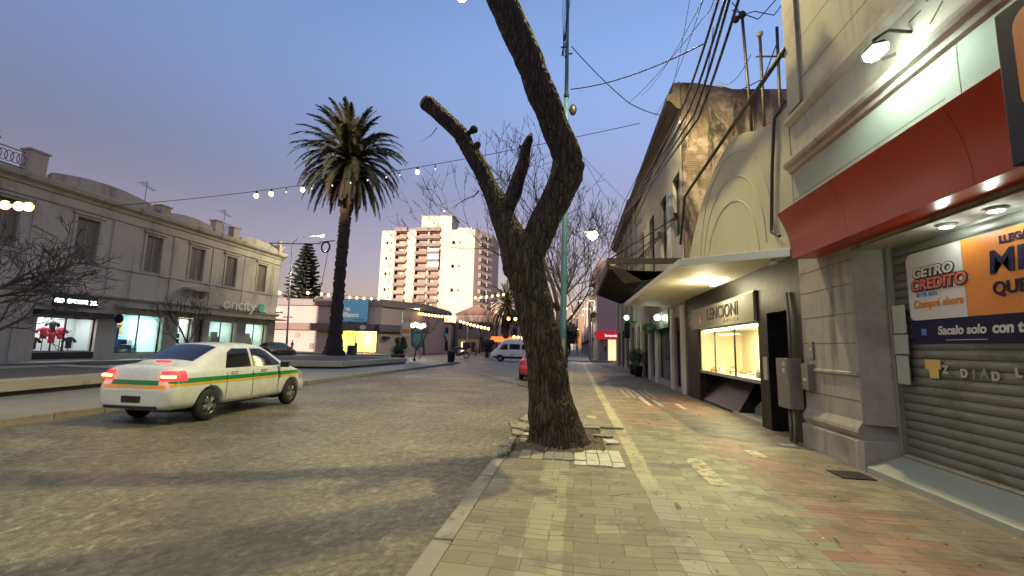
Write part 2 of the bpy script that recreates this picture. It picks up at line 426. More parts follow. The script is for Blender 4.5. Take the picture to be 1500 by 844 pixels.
# pale and dark bricks laid as a patch in front of the trunk
def patch(name, x0, x1, y0, y1, nx, ny, cols, dz):
    mb = MB(); ms = []
    m = cols
    for i in range(nx):
        for j in range(ny):
            a = x0+(x1-x0)*i/nx; b_ = y0+(y1-y0)*j/ny; t_ = random.uniform(-.006, .008)
            mb.obox(((a+a+(x1-x0)/nx)/2, b_+(y1-y0)/ny/2, dz+t_-.02), ((x1-x0)/nx-.012, (y1-y0)/ny-.012, .05), (random.uniform(-.03,.03), random.uniform(-.03,.03), random.uniform(-.02,.02)))
    return struct(mb.build(name, m, bevel=.004))
M_pale = pmat('pale_tile', (.50, .48, .38), .6, .3, 5, .3, 40, stain=(6,.5,.7,(.28,.26,.2)))
M_tileg = pmat('grey_tile', (.22, .215, .18), .6, .25, 5, .3, 40)
M_tiler = pmat('sandy_tile', (.29, .25, .175), .6, .3, 5, .3, 40)
patch('paving_patch', .0, .70, 6.40, 7.36, 4, 4, M_pale, .012)
patch('paving_patch', -.44, -.01, 6.62, 7.1, 3, 1, M_tileg, .006)
patch('paving_patch', -.80, -.45, 6.6, 7.12, 2, 2, M_tiler, .008)
# painted marks
for (a, b_, c, d) in ((1.62, 1.86, 5.9, 7.2), (2.75, 2.95, 7.55, 8.0), (.30, .5, 10.6, 11.0)):
    sheet('footpath_marking', a, b_, c, d, .005, M_paintY)
for k, (X, Y) in enumerate(((2.1, 13.5), (2.42, 13.4), (2.95, 13.0))):
    sheet('footpath_marking', X, X+.13, Y, Y+2.2-.5*k, .005, M_paint)
for k in range(5):
    sheet('footpath_marking', 1.75+.22*k, 1.83+.22*k, 15.4, 18.2, .005, M_paint)
# kerb rubble and lifted slabs around the tree
M_rub = pmat('broken_kerb', (.26, .24, .19), .85, .4, 6, .6, 25, .02, stain=(5,.5,.65,(.08,.07,.05)))
def slab(name, c, s, rot, mat, label, cat, grp):
    bm = bmesh.new(); bmesh.ops.create_cube(bm, size=1)
    bmesh.ops.subdivide_edges(bm, edges=bm.edges, cuts=3, use_grid_fill=True)
    for v in bm.verts:
        q = v.co.copy(); n = noise.noise_vector(q*2.3+Vector(c)*3)
        v.co = Vector((q.x*s[0], q.y*s[1], q.z*s[2]))+Vector((n.x*s[0]*.16, n.y*s[1]*.16, n.z*s[2]*.2))
    me = D.meshes.new(name); bm.to_mesh(me); bm.free(); me.materials.append(mat)
    o = D.objects.new(name, me); COL.objects.link(o); o.location = c; o.rotation_euler = rot
    return tag(o, label, cat, grp)
for args in (
    ((-1.05, 6.78, .0), (.14, .42, .15), (.05,-.1,.12), 'dark broken kerb block at the front corner of the tree pit'),
    ((-1.02, 7.35, .0), (.12, .85, .13), (.0,-.12,.03), 'long kerb stone lying along the street side of the tree pit'),
    ((-.93, 8.62, .07), (.52, .34, .09), (.15,.1,.3), 'lifted pavement slab tilted up left of the trunk'),
    ((-.83, 9.1, .10), (.42, .36, .07), (-.1,.12,-.3), 'second lifted slab behind the tilted one left of the trunk'),
    ((-1.0, 8.15, .03), (.2, .42, .1), (0,.1,.15), 'small broken kerb piece under the lifted slabs')):
    slab('rubble_block', args[0], args[1], args[2], M_rub, args[3], 'rubble', 'broken kerb pieces around the tree pit')
for i, args in enumerate((
    ((-.72, 8.0, .07), (.30, .12, .03), (.1,.05,.2), 'pale broken tile on the soil left of the trunk'),
    ((-.75, 7.62, .05), (.26, .10, .03), (.05,.1,-.1), 'pale tile sliver nearer the kerb on the pit soil'),
    ((.52, 8.35, .05), (.34, .10, .03), (.2,0,-.12), 'broken tile edge standing just right of the trunk'),
    ((.62, 7.95, .03), (.24, .17, .03), (.15,.1,.4), 'pale tile piece lying right of the trunk base'),
    ((.74, 9.35, .03), (.42, .06, .03), (.1,0,-.15), 'thin dark tile shard behind the trunk beside the yellow strip'))):
    slab('broken_tile', args[0], args[1], args[2], M_pale if i in (0,1,3) else M_rub, args[3], 'broken tile', 'loose tiles around the tree')
# far pavements
M_walk2 = pmat('far_pavement', (.20, .185, .15), .6, .25, 1.2, .4, 12, stain=(.7,.5,.7,(.12,.11,.09)))
struct(MB().box(-1.1, 4.7, 57, 400, -.3, 0).build('far_footpath', M_walk2, bevel=.02))
# boulevard island on the left: paved, with a rounded end
def island(name, x0, x1, y0, y1, r, z, mat):
    poly = [(x1, y0), (x1, y1-r)]+[(x1-r+r*math.cos(a), y1-r+r*math.sin(a)) for a in [math.pi/2*k/8 for k in range(1, 9)]]
    poly += [(x0+r-r*math.sin(a), y1-r+r*math.cos(a)) for a in [math.pi/2*k/8 for k in range(0, 9)]]+[(x0, y0)]
    return poly
poly = island('', -22.5, -10.72, -8, 42.3, 1.5, 0, None)
struct(MB().prism(poly, 'z', -.3, 0).build('median_paving', M_plaza))
mb = MB(); y = -8
while y < 40.7:
    y2 = min(y+1.0, 40.8); mb.box(-10.718, -10.58, y+.006, y2-.006, -.3, .015); y = y2
struct(mb.build('median_kerb', M_kerb, bevel=.012))
ring = [p for p in poly[1:10]]; outer = [(-10.58, 40.8)]+[(-12.22+1.64*math.cos(a), 40.8+1.64*math.sin(a)) for a in [math.pi/2*k/8 for k in range(1, 9)]]
struct(MB().prism(ring+outer[::-1], 'z', -.3, .013).build('median_kerb', M_kerb))
struct(MB().box(-34, -28, -8, 44, -.3, .12).build('left_footpath', M_walk2, bevel=.02))
struct(MB().box(-60, -24.5, 55, 62, -.3, .05).build('far_footpath', M_walk2, bevel=.02))
struct(MB().box(-62, -9, 80, 92, -.3, .05).build('far_footpath', M_walk2, bevel=.02))
for k in range(7): sheet('crosswalk', -9.9+1.25*k, -9.25+1.25*k, 44.3, 47.3, -.126, M_paint)
sheet('crosswalk', -20, -11.5, 56.5, 57.2, -.126, M_paint)
sheet('crosswalk', -9.5, 3, 58.5, 59.3, -.126, M_paint)
# raised beds with pale concrete edges
def bed(poly, h, label):
    t_ = thing('raised_bed', label, 'planter', (poly[0][0], poly[0][1], 0), 'raised concrete beds on the median')
    n = len(poly); c = Vector((sum(p[0] for p in poly)/n, sum(p[1] for p in poly)/n))
    inner = [tuple(Vector(p)+(c-Vector(p)).normalized()*.75) for p in poly]
    foot = [tuple(Vector(p)+(c-Vector(p)).normalized()*.12) for p in poly]
    mb = MB()
    for i in range(n):
        j = (i+1) % n
        a, b_, ci, di = poly[i], poly[j], inner[j], inner[i]
        mb.add([(*a,.12),(*b_,.12),(*ci,.12),(*di,.12),(*a,h),(*b_,h),(*ci,h),(*di,h)], [(0,3,2,1),(4,5,6,7),(0,1,5,4),(2,3,7,6)])
    mb.build('seat_edge', M_conc, t_, bevel=.02)
    MB().prism(foot, 'z', 0, .13).build('plinth', M_dark, t_)
    k = len(inner); MB().prism(inner, 'z', .13, h-.06).build('soil', pmat('bed_soil', (.13,.105,.07), .9, .4, 3, .8, 12), t_)
    return t_
bed([(-14.3, -4), (-14.3, 9.2), (-14.7, 12.2), (-15.4, 15.5), (-20.5, 15.5), (-20.5, -4)], .42, 'long pale concrete bed edge at the left behind the white car')
bed([(-16.9, 23.8), (-13.75, 25.2), (-13.4, 34.8), (-19.0, 36.5), (-21.9, 40.5), (-22.3, 27.0)], .44, 'pale concrete raised bed around the foot of the tall palm')
# ------------------------------------------------------------------ vegetation
def bark_mat(name, dark, light, sx=17, sz=2.6):
    m, t, b = base_mat(name); o = t.coord('Object')
    wv = t.scale(o, (sx, sx, sz))
    n = t.noise(wv, 1, 7, .6, .6); v = t.vor(wv, .9, 'DISTANCE_TO_EDGE').outputs['Distance']
    c = t.mix(t.step(n, .35, .68), dark, light)
    c = t.mix(t.step(t.noise(o, 1.2, 4), .5, .72), c, tuple(q*.6 for q in light))
    c = t.mix(t.step(v, .0, .12), tuple(q*.5 for q in dark), c)      # bottoms of the fissures
    t.set(b.inputs['Base Color'], c); b.inputs['Roughness'].default_value = .9
    h = t.math('ADD', t.math('MULTIPLY', t.step(v, 0, .22), .8), t.math('MULTIPLY', n, .8))
    t.set(b.inputs['Normal'], t.bump(h, .9, .035)); return m
M_bark = bark_mat('deep_bark', (.022, .015, .009), (.105, .072, .043))
M_bark2 = pmat('twig_bark', (.045, .032, .022), .9, .3, 5, .3, 20)
M_bark3 = pmat('lit_twig_bark', (.13, .10, .065), .9, .3, 5, .3, 20)  # paler copy of the twig bark, warm light put into the colour
M_cut = pmat('sawn_wood', (.30, .20, .11), .8, .35, 14, .4, 60)

def big_tree():
    T = thing('street_tree', 'thick leafless pollarded tree with deep bark leaning over the kerb in the middle', 'tree', (-.29, 7.73, 0))
    Y0 = 7.73; K = Y0/FOC*.985
    def limb(pts, dy0=0, dy1=0):
        n = len(pts); P = []; r = []
        for i, (px, py, hw) in enumerate(pts):
            P.append(at_y(px, py, Y0+dy0+(dy1-dy0)*i/(n-1))); r.append(hw*K*.955)
        return P, r
    mb = MB()
    def rough_tube(P, r, n=14):
        # resample and make it slightly lumpy
        Q = []; rr = []
        for i in range(len(P)-1):
            for k in range(4):
                f = k/4; q = P[i].lerp(P[i+1], f); Q.append(q+Vector((noise.noise(q*2.1), noise.noise(q*2.1+Vector((5,0,0))), 0))*.03)
                rr.append((r[i]*(1-f)+r[i+1]*f)*(1+.07*noise.noise(q*3.3)))
        Q.append(P[-1]); rr.append(r[-1]); mb.tube(Q, rr, n)
    P, r = limb([(817,656,50),(815,640,43),(811,612,37),(804,570,31.5),(799,520,29.5),(785,456,29.5),(774,410,30.5),(765,376,32)])
    rough_tube(P, r, 20)
    for a in (20, 75, 140, 200, 255, 320):        # buttress of the roots
        a = R(a); c = P[0]
        mb.tube([c+Vector((.18*math.cos(a), .18*math.sin(a), .5)), c+Vector((.38*math.cos(a), .38*math.sin(a), .14)), c+Vector((.56*math.cos(a), .56*math.sin(a), -.06))], [.18, .14, .08], 10)
    rough_tube(*limb([(762,398,26),(751,352,24),(737,318,20),(721,282,16),(706,250,15),(690,222,14.5),(674,195,14),(655,178,14.5),(640,164,14),(625,151,15)], 0, .5))
    rough_tube(*limb([(744,306,12),(753,282,13.5),(760,258,12),(768,236,11),(771,216,9),(776,203,7),(779,196,3.5)], .05, .3))
    rough_tube(*limb([(766,400,26),(780,360,25),(797,325,23.5),(815,292,25.5),(829,258,26),(832,232,25),(822,206,24),(808,172,24),(794,138,25),(782,105,24),(765,66,25),(748,30,25),(731,-8,25),(700,-70,24),(672,-130,22),(640,-200,20)], 0, -.25))
    for (px, py, rr, dy) in ((849,243,9,-.1),(843,250,9,-.1),(694,190,8,.3),(700,212,6,.25),(801,112,7,-.3),(776,121,8,-.3),(728,330,6,0),(727,322,4,0),(838,228,14,0),(762,215,4,.3)):
        mb.ball(at_y(px, py, Y0+dy), rr*K, 10)
    me = remeshed(mb, .022, 3)
    # ridged bark: displace along the normal with noise stretched along z
    me.calc_loop_triangles()
    nv = [v.normal.copy() for v in me.vertices]
    for v, n_ in zip(me.vertices, nv):
        p = v.co; q = Vector((p.x*17, p.y*17, p.z*3.4))
        q += noise.noise_vector(p*3)*1.2
        rdg = 1-abs(noise.noise(q))*2.6; th = 1 if p.z < 3.6 else .55
        low = noise.noise(p*4)
        v.co = p+n_*((.018*rdg+.014*low)*th-.010)
    trunk = mesh_obj('trunk', me, M_bark, T)
    # sawn ends
    a = at_y(625, 151, Y0+.5); d = (a-at_y(640, 164, Y0+.48)).normalized()
    MB().tube([a-d*.02, a+d*.03], [.165, .160], 18, smooth=False).build('cut_face', M_cut, T)
    a = at_y(776, 119, Y0-.3)+Vector((0,-.26,0))
    MB().lathe([(.001,0),(.05,0),(.055,.01),(.075,.012),(.085,0),(.085,-.02)], (0,0,0), 16)
    ringm = MB(); ringm.tube([a+Vector((.07*math.cos(t_), .02*math.sin(t_*2), .08*math.sin(t_))) for t_ in [k/12*2*math.pi for k in range(13)]], .014, 6)
    ringm.build('branch_scar', M_bark, T)
    def twig(pts, r0, y0=7.9):
        P = [at_y(px, py, y0) for px, py in pts]; mb = MB(); mb.tube(P, [r0*(1-.8*i/(len(P)-1)) for i in range(len(P))], 5)
        for i in range(1, len(P)-1):
            if len(P) > 4: mb.tube([P[i], P[i]+Vector((random.uniform(-.1,.02), 0, random.uniform(-.16,-.06)))], [r0*.4, r0*.15], 4)
        mb.build('twig', M_bark2, T)
    twig([(702,279),(695,287),(682,292),(670,299),(661,306)], .014)
    twig([(640,187),(632,198),(616,208)], .010)
    twig([(726,263),(733,262),(744,265)], .012, 8.0)
    twig([(744,265),(749,255)], .02, 8.0)
    return T
big_tree()

def bare_tree(name, loc, h, spread, label, group, trunk_r=.16, seed=1, lean=(0,0), depth=6, first=.32, up=.35, mat=None, fork=3):
    rnd = random.Random(seed)
    T = thing(name, label, 'tree', loc, group); L = Vector(loc)
    big, small = MB(), MB()
    def grow(p, d, l, r, lev):
        n = 4; P = [p]; dd = d.copy()
        for k in range(n):
            dd = (dd+Vector((rnd.uniform(-1,1), rnd.uniform(-1,1), rnd.uniform(-.5,1)))*.16+Vector((0,0,up*.12))).normalized()
            P.append(P[-1]+dd*l/n)
        r2 = r*.66; tgt = big if lev < 3 else small
        tgt.tube(P, [r+(r2-r)*k/n for k in range(n+1)], 7 if lev < 2 else (5 if lev < 4 else 3), cap=lev < 2)
        if lev >= depth: return
        m = fork if lev < 4 else 2
        for k in range(m):
            a = rnd.uniform(0, 6.28) if k else rnd.uniform(0, 6.28)
            side = dd.orthogonal().normalized(); side.rotate(Matrix.Rotation(a, 3, dd))
            s = spread*rnd.uniform(.55, 1.15)*(.5 if k == 0 else 1)
            nd = (dd+side*s).normalized(); nd.z = nd.z*.85+.08
            start = P[-1] if k < 2 else P[rnd.choice((2, 3))]
            grow(start, nd.normalized(), l*rnd.uniform(.66, .86), max(r2*(.92 if k == 0 else .74), .013), lev+1)
    grow(L+Vector((0,0,-.1)), Vector((lean[0], lean[1], 1)).normalized(), h*first, trunk_r, 0)
    big.build('trunk', mat or M_bark2, T); small.build('crown', mat or M_bark2, T)
    return T
G = 'bare street trees'
bare_tree('bare_tree', (-.95, 20.5, -.05), 11, 1.0, 'bare winter tree behind the thick trunk, its fine crown fanning around the blue pole', G, .19, 5, (0,.1), 7)
bare_tree('bare_tree', (-.7, 26, -.05), 9.5, .8, 'bare tree further along the same kerb, beyond the blue pole', G, .17, 11, (.08,.1), 7)
bare_tree('bare_tree', (-.7, 36, -.05), 9, .8, 'farthest bare tree of the near kerb row', G, .15, 17, (.05,0), 6)
T = bare_tree('bare_tree', (-19.8, 8.8, .3), 5.2, 1.25, 'low wide bare tree at the left edge before the grey facade', G, .24, 24, (.5,.4), 7, up=-.05, mat=M_bark3)
bare_tree('bare_tree', (-21.0, 11.5, .3), 5.6, 1.2, 'second low bare tree at the left edge, its twigs crossing the first shuttered window', G, .2, 29, (.3,.2), 7, up=-.05, mat=M_bark3)
bare_tree('bare_tree', (-24.2, 25.5, -.1), 4.6, .8, 'small bare tree in front of the shop windows beside the hoarding sign', G, .08, 31, (0,0), 5)
for i, (X, Y, h, s) in enumerate(((-33, 92, 10, 41), (-29, 84, 11, 43), (-26, 90, 10, 47), (-19, 88, 9.5, 53), (-13, 96, 9, 59), (-23.5, 68, 6.5, 61), (-9.5, 110, 10, 67))):
    bare_tree('bare_tree', (X, Y, -.1), h, .8, ['bare tree left of the string of bulbs before the tall block', 'dense bare tree below the bulb string before the tall block', 'bare tree before the pale walls in the plaza, second right of the lamp',
        'bare tree near the white house at the foot of the tall block', 'bare tree beside the orange shop awning', 'small bare tree behind the raised bed near the round-headed sign', 'bare tree beyond the second palm far down the avenue'][i], 'bare trees in the far plaza', .18, s, (0,0), 5)

# palms: each frond a curved rib with two rows of narrow leaflets
M_frond = pmat('palm_frond', (.034, .038, .014), .7, .35, 3, .1, spec=.3)
M_frond_dry = pmat('palm_frond_old', (.028, .020, .011), .8, .35, 3, .1)
M_palmbark = pmat('palm_bark', (.050, .036, .026), .95, .45, 5, 1, 9, .06)
def palm(name, base, zt, rt, crown_r, label, n=120, seed=3, lean=0, group=None):
    rnd = random.Random(seed); T = thing(name, label, 'palm tree', base, group); B = Vector(base)
    mb = MB(); P = []; r = []
    for k in range(60):
        f = k/59; P.append(B+Vector((lean*f*f, 0, zt*f))); r.append(rt*(1+1.1*math.exp(-f*14)+.10*math.sin(k*1.9)+.16*max(0, f-.9)*10*.4)+(.05*(k % 2)))
    mb.tube(P, r, 16); 
    for k in range(260):
        f = rnd.uniform(.02, 1); a = rnd.uniform(0, 6.28); c = B+Vector((lean*f*f, 0, zt*f)); rr = rt*(1+1.1*math.exp(-f*14))
        mb.obox(c+Vector((math.cos(a)*rr, math.sin(a)*rr, 0)), (.14, .22, .13), (0, -.5, a))
    mb.build('trunk', M_palmbark, T)
    top = P[-1]+Vector((0,0,.1)); green, dry = MB(), MB()
    for i in range(n):
        f = (i+.5)/n; el = R(84-150*f+rnd.uniform(-9, 9)); a = i*2.39996+rnd.uniform(-.2,.2)
        L = crown_r*rnd.uniform(.88, 1.12)*(1.02 if f < .8 else .86); h = Vector((math.cos(a), math.sin(a), 0))
        d = h*math.cos(el)+Vector((0,0,math.sin(el))); p = top+d*.3; seg = 15; pts = [p]
        droop = rnd.uniform(.075, .135)
        for k in range(seg):
            d = (d+Vector((0,0,-droop*(.5+k/seg*1.2)))).normalized(); p = p+d*L/seg; pts.append(p)
        m = dry if f > .82 else green
        m.tube(pts[::3], [.05,.04,.03,.02,.012,.008][:len(pts[::3])], 4, cap=False)
        for k in range(3, seg*5):
            q = k/(seg*5); j = int(q*seg); fr = q*seg-j; c = pts[j].lerp(pts[j+1], fr); ax = (pts[j+1]-pts[j]).normalized()
            side = ax.cross(Vector((0,0,1)));
            if side.length < .05: side = Vector((-h.y, h.x, 0))
            side.normalize(); upv = side.cross(ax)
            ln = .70*math.sin(math.pi*min(1, (q*.85+.12)))**.7*crown_r/5.4
            for s in (-1, 1):
                dv = (side*s*.62+ax*.85+upv*rnd.uniform(-.1,.35)+Vector((0,0,-.22))).normalized()
                w_ = ax*.085; tip = c+dv*ln*rnd.uniform(.8,1.1)+Vector((0,0,-.05))
                m.add([c-w_, c+w_, tip], [(0,1,2)])
    green.build('crown', M_frond, T); dry.build('old_fronds', M_frond_dry, T)
    return T
palm('palm_tree', (-21.6, 38, .3), 18.4, .48, 5.4, 'tall date palm with a thick rough trunk in the raised bed on the median', 170, 3, .25)
palm('palm_tree', (-14.2, 92, -.1), 10, .6, 5.2, 'dark squat palm far down the avenue just left of the thick trunk', 80, 9)
# tiered conifer behind the low hall
def pine(name, base, h, r, label):
    rnd = random.Random(4); T = thing(name, label, 'conifer', base); B = Vector(base)
    MB().tube([B, B+Vector((0,0,h*.5)), B+Vector((0,0,h))], [.35,.2,.04], 8).build('trunk', M_bark2, T)
    mb = MB(); z = h*.12
    while z < h*.99:
        f = z/h; L = r*(1-f)**.62*1.05; m = 11
        for k in range(m):
            a = 2*math.pi*k/m+rnd.uniform(-.25,.25); l = max(.5, L*rnd.uniform(.7, 1.15)); d = Vector((math.cos(a), math.sin(a), 0))
            p0 = B+Vector((0,0,z)); pts = [p0, p0+d*l*.5+Vector((0,0,-.10*l)), p0+d*l+Vector((0,0,.02*l))]
            mb.tube(pts, [.07,.05,.03], 3, cap=False); sd = Vector((-d.y, d.x, 0))
            for q in range(int(14+l*10)):
                u = rnd.uniform(.12, 1.0); c = pts[0].lerp(pts[1], u*2) if u < .5 else pts[1].lerp(pts[2], u*2-1)
                for s in (-1, 1):
                    ln = rnd.uniform(.35, .75)*(1.15-u*.5); e = c+(sd*s*.8+d*.6).normalized()*ln+Vector((0,0,rnd.uniform(-.12,.1)))
                    ww = Vector((0,0,.09)); mb.add([c-ww, c+ww, e+ww*.4, e-ww*.6], [(0,1,2,3)]); ww = d*.10; mb.add([c-ww, c+ww, e], [(0,1,2)])
        z += h*.040*(1.15-.5*f)
    mb.build('crown', pmat('conifer_needles', (.022,.032,.020), .8, .4, 2, .1, spec=.2), T)
pine('conifer', (-51.3, 78, 0), 20.5, 5.2, 'dark tiered conifer rising behind the low pale hall')
# ------------------------------------------------------------------ right side of the street
M_wall1 = pmat('grey_render', (.34, .322, .28), .85, .14, 1.5, .5, 55, .006, stain=(1.1,.48,.75,(.22,.20,.165)), streak=(2.5,.52,.75,(.14,.125,.10)), spec=.3)
M_wall1b = pmat('pale_green_render', (.27, .285, .24), .8, .1, 1.2, .4, 50, .006, stain=(1.5,.5,.85,(.2,.2,.165)))
M_wall2 = pmat('cream_render', (.34, .325, .255), .8, .06, 1.0, .3, 60, .005, stain=(.8,.55,.9,(.24,.22,.165)), streak=(2.2,.58,.85,(.20,.18,.135)))
M_groove = pmat('dark_joint', (.10, .09, .07), .9, .2, 3, .1)  # even dark tone for joints, flaking render and shutter backing
M_shut = pmat('shutter_metal', (.165, .17, .145), .42, .2, 1.3, .2, 30, metal=.35, stain=(1.0,.5,.6,(.11,.112,.09)))
M_granite = pmat('granite', (.28, .30, .265), .38, .25, 60, .15, 80, .003)
M_red = pmat('red_sheet', (.36, .030, .009), .34, .08, .8, .25, 1.2, .02, coat=0, spec=.3)
M_navy = pmat('navy_panel', (.010, .009, .035), .6, .1, 2, 0, spec=.2)
M_orange = pmat('orange_print', (.55, .17, .02), .45, .05, 1, 0)
M_whitep = pmat('white_print', (.52, .50, .47), .4, .04, 1, 0)
M_blackp = pmat('black_print', (.02, .018, .02), .45, .05, 1, 0)
M_redp = pmat('red_print', (.62, .10, .05), .45, .05, 1, 0)
M_bluep = pmat('blue_print', (.05, .22, .45), .45, .05, 1, 0)
M_tin = pmat('old_sheet_metal', (.022, .018, .015), .8, .5, 3, .6, 12, .03, stain=(2,.5,.65,(.05,.028,.018)), spec=.2)
M_box = pmat('meter_box_paint', (.21, .195, .165), .5, .15, 4, .2, 30, stain=(3,.55,.7,(.22,.12,.09)))
FX = 4.05
# --- first building: the loan shop
b1 = thing('shop_building', 'tall grey rendered building with scored joints at the right edge, holding the red awning shop', 'building', (FX, 3, 0))
mb = MB()
mb.wallx(FX, 4.5, -6, 8.66, 3.30, 12.6)                 # wall above the shop opening
mb.box(FX+.001, 4.5, 7.10, 8.66, .62, 3.30)
mb.box(4.501, 9.5, 8.40, 8.655, 0, 12.5)                     # party wall
mb.build('wall', M_wall1, b1, bevel=.004)
MB().box(FX-.012, FX, 5.0, 8.652, 3.85, 4.93).build('wall_panel', M_wall1b, b1)
MB().box(FX-.012, FX, -6, 4.99, 3.85, 4.93).build('wall_panel', M_wall1b, b1)
mb = MB()                                              # pilaster base: flared moulding and plinth
prof = [(4.05,.66),(4.03,.62),(3.985,.55),(3.975,.50),(4.00,.44),(4.03,.41),(3.965,.385),(3.965,0),(4.5,0),(4.5,.66)]
mb.prism([(a, b_) for a, b_ in prof], 'y', 7.11, 8.665)
mb.build('plinth', M_wall1, b1, bevel=.004)
mb = MB()
for z in (.93, 1.33, 1.76, 2.2, 2.64, 3.0): mb.box(FX-.0015, FX+.02, 7.13, 8.64, z, z+.012)
for z in (4.42,): mb.box(FX-.0145, FX, 5.2, 8.64, z, z+.012); mb.box(FX-.0145, FX, 7.3, 7.312, 3.9, z)
for z in (6.55, 7.3, 8.1): mb.box(FX-.0015, FX+.02, -4, 8.6, z, z+.014)
mb.build('scored_joints', M_groove, b1)
mb = MB()
mb.prism([(FX,1.28),(FX-.03,1.3),(FX-.03,1.335),(FX,1.35)], 'y', 7.12, 8.66)
mb.build('string_course', M_wall1, b1)
def cornice(prof, y0, y1, mat, parent, name='cornice', bev=.006):
    return MB().prism(prof, 'y', y0, y1).build(name, mat, parent, bevel=bev)
cornice([(FX,4.93),(FX-.06,4.96),(FX-.08,5.02),(FX-.14,5.05),(FX-.16,5.10),(FX-.16,5.16),(FX-.10,5.20),(FX,5.24)], -6, 8.69, M_wall1, b1)
cornice([(FX,5.84),(FX-.04,5.86),(FX-.10,5.93),(FX-.10,6.0),(FX,6.06)], -6, 8.67, M_wall1, b1)
cornice([(FX,11.6),(FX-.3,11.75),(FX-.45,12.0),(FX-.45,12.2),(FX,12.3)], -6, 8.67, M_wall1, b1)
for (y0, y1) in ((8.15, 8.60), (1.4, 1.9)): MB().box(FX-.05, FX, y0, y1, 6.1, 11.5).build('pilaster_strip', M_wall1, b1, bevel=.01)
for (y0, y1) in ((2.6, 3.8),):
    f = MB().wallx(FX-.07, FX, y0-.2, y1+.2, 7.0, 10.2, [(y0, y1, 7.2, 10.0)]).build('window_frame', M_wall1, b1, bevel=.01)
    MB().box(FX-.006, FX, y0, y1, 7.2, 10.0).build('shutter_leaf', pmat('faded_shutter', (.16,.15,.125), .7, .2, 3, .5, 20), f)
mb = MB()                                             # flaking render patch high on the wall, rough
for k in range(26):
    y_, z_ = random.uniform(2.5, 6.2), random.uniform(5.35, 6.4); mb.obox((FX-.003, y_, z_), (.008, random.uniform(.06,.3), random.uniform(.01,.05)), (random.uniform(-.7,.7),0,0))
mb.build('flaking_render', M_groove, b1)
# jamb beside the shutter
MB().prism([(FX+.001,7.10),(4.5,6.96),(4.5,7.10)], 'z', .62, 3.3).build('jamb', M_wall1, b1)
MB().prism([(3.97,7.11),(FX,7.11),(4.5,7.11),(4.5,6.96),(3.99,7.02)], 'z', 0, .40).build('jamb_foot', M_wall1, b1)
MB().box(FX, 4.5, -6, 7.10, 3.12, 3.299).build('lintel', M_wall1, b1)
mb = MB()
for z in (3.135, 3.2): mb.box(FX-.004, FX, -6, 7.1, z, z+.012)
mb.build('lintel_joint', M_groove, b1)
# shop step
MB().prism([(3.975,0),(3.975,.075),(3.99,.085),(4.42,.24),(4.5,.25),(4.5,0)], 'y', -6, 6.955).build('step', M_granite, b1)
MB().box(4.42, 4.499, -6, 6.95, .251, .285).build('shutter_rail', pmat('worn_sill', (.42,.38,.28), .4, .3, 9, .2, metal=.3), b1)
# roller shutter with curved slats
mb = MB(); z = .285; hs = .117
while z < 3.12:
    seg = [(4.47-.014*math.sin(math.pi*k/5)**.8, z+hs*.90*k/5) for k in range(6)]
    vs = [(x, y, zz) for y in (-6, 6.955) for x, zz in seg]; n = 6
    mb.add(vs, [(i, i+1, n+i+1, n+i) for i in range(5)], False)
    z += hs
mb.build('roller_shutter', M_shut, b1)
MB().box(4.478, 4.499, -6, 6.955, .285, 3.12).build('shutter_backing', M_groove, b1)
MB().box(4.40, 4.47, 6.90, 6.953, .285, 3.12).build('shutter_guide', M_box, b1)
# red awning of sheet metal, hollow curve to the front
def awn(y): pass
prof = []
for k in range(25):
    f = k/24; prof.append((3.46+.20*f-.055*math.sin(math.pi*f)*-1, 3.97-.79*f))
back = [(4.04, 3.20), (4.04, 3.97)]
poly = [(x, z) for x, z in prof]
aw = thing('awning', 'glossy red sheet metal awning over the shuttered shop', 'awning', (3.6, 4, 3.1))
seamy = [8.02, 6.45, 4.5, 2.4, .3, -2]
for a, b_ in zip(seamy, seamy[1:]):
    MB().prism(poly+[(4.045, 3.19), (4.045, 3.80)], 'y', b_+.003, a-.003).build('awning_panel', M_red, aw)
mb = MB(); 
for y_ in (7.3, 6.2, 5.1, 4.1): mb.prism([(3.5,3.985),(4.04,3.985),(4.04,4.10)], 'y', y_-.02, y_+.02); mb.box(3.52,3.60,y_-.22,y_+.22,3.975,3.99)
mb.build('bracket', M_iron, aw)
# navy projecting panel with orange badge above the awning
ps = thing('shop_sign', 'navy square sign with an orange rounded badge above the red awning', 'sign', (3.2, 2.6, 3.0))
MB().box(3.2, 3.42, 1.2, 3.62, 3.0, 4.22).build('panel', M_navy, ps, bevel=.01)
bm = MB(); pl = []
for cx, cz, a0 in ((3.36,4.0,0),(1.6,4.0,90),(1.6,3.48,180),(3.36,3.48,270)):
    for k in range(5):
        a = R(a0+k*22.5); pl.append((cx+.12*math.cos(a), cz+.12*math.sin(a)))
bm.prism(pl, 'x', 3.188, 3.199); bm.build('badge', M_orange, ps)
MB().box(3.42, 4.04, 3.1, 3.3, 3.98, 4.06).build('bracket', M_iron, ps)
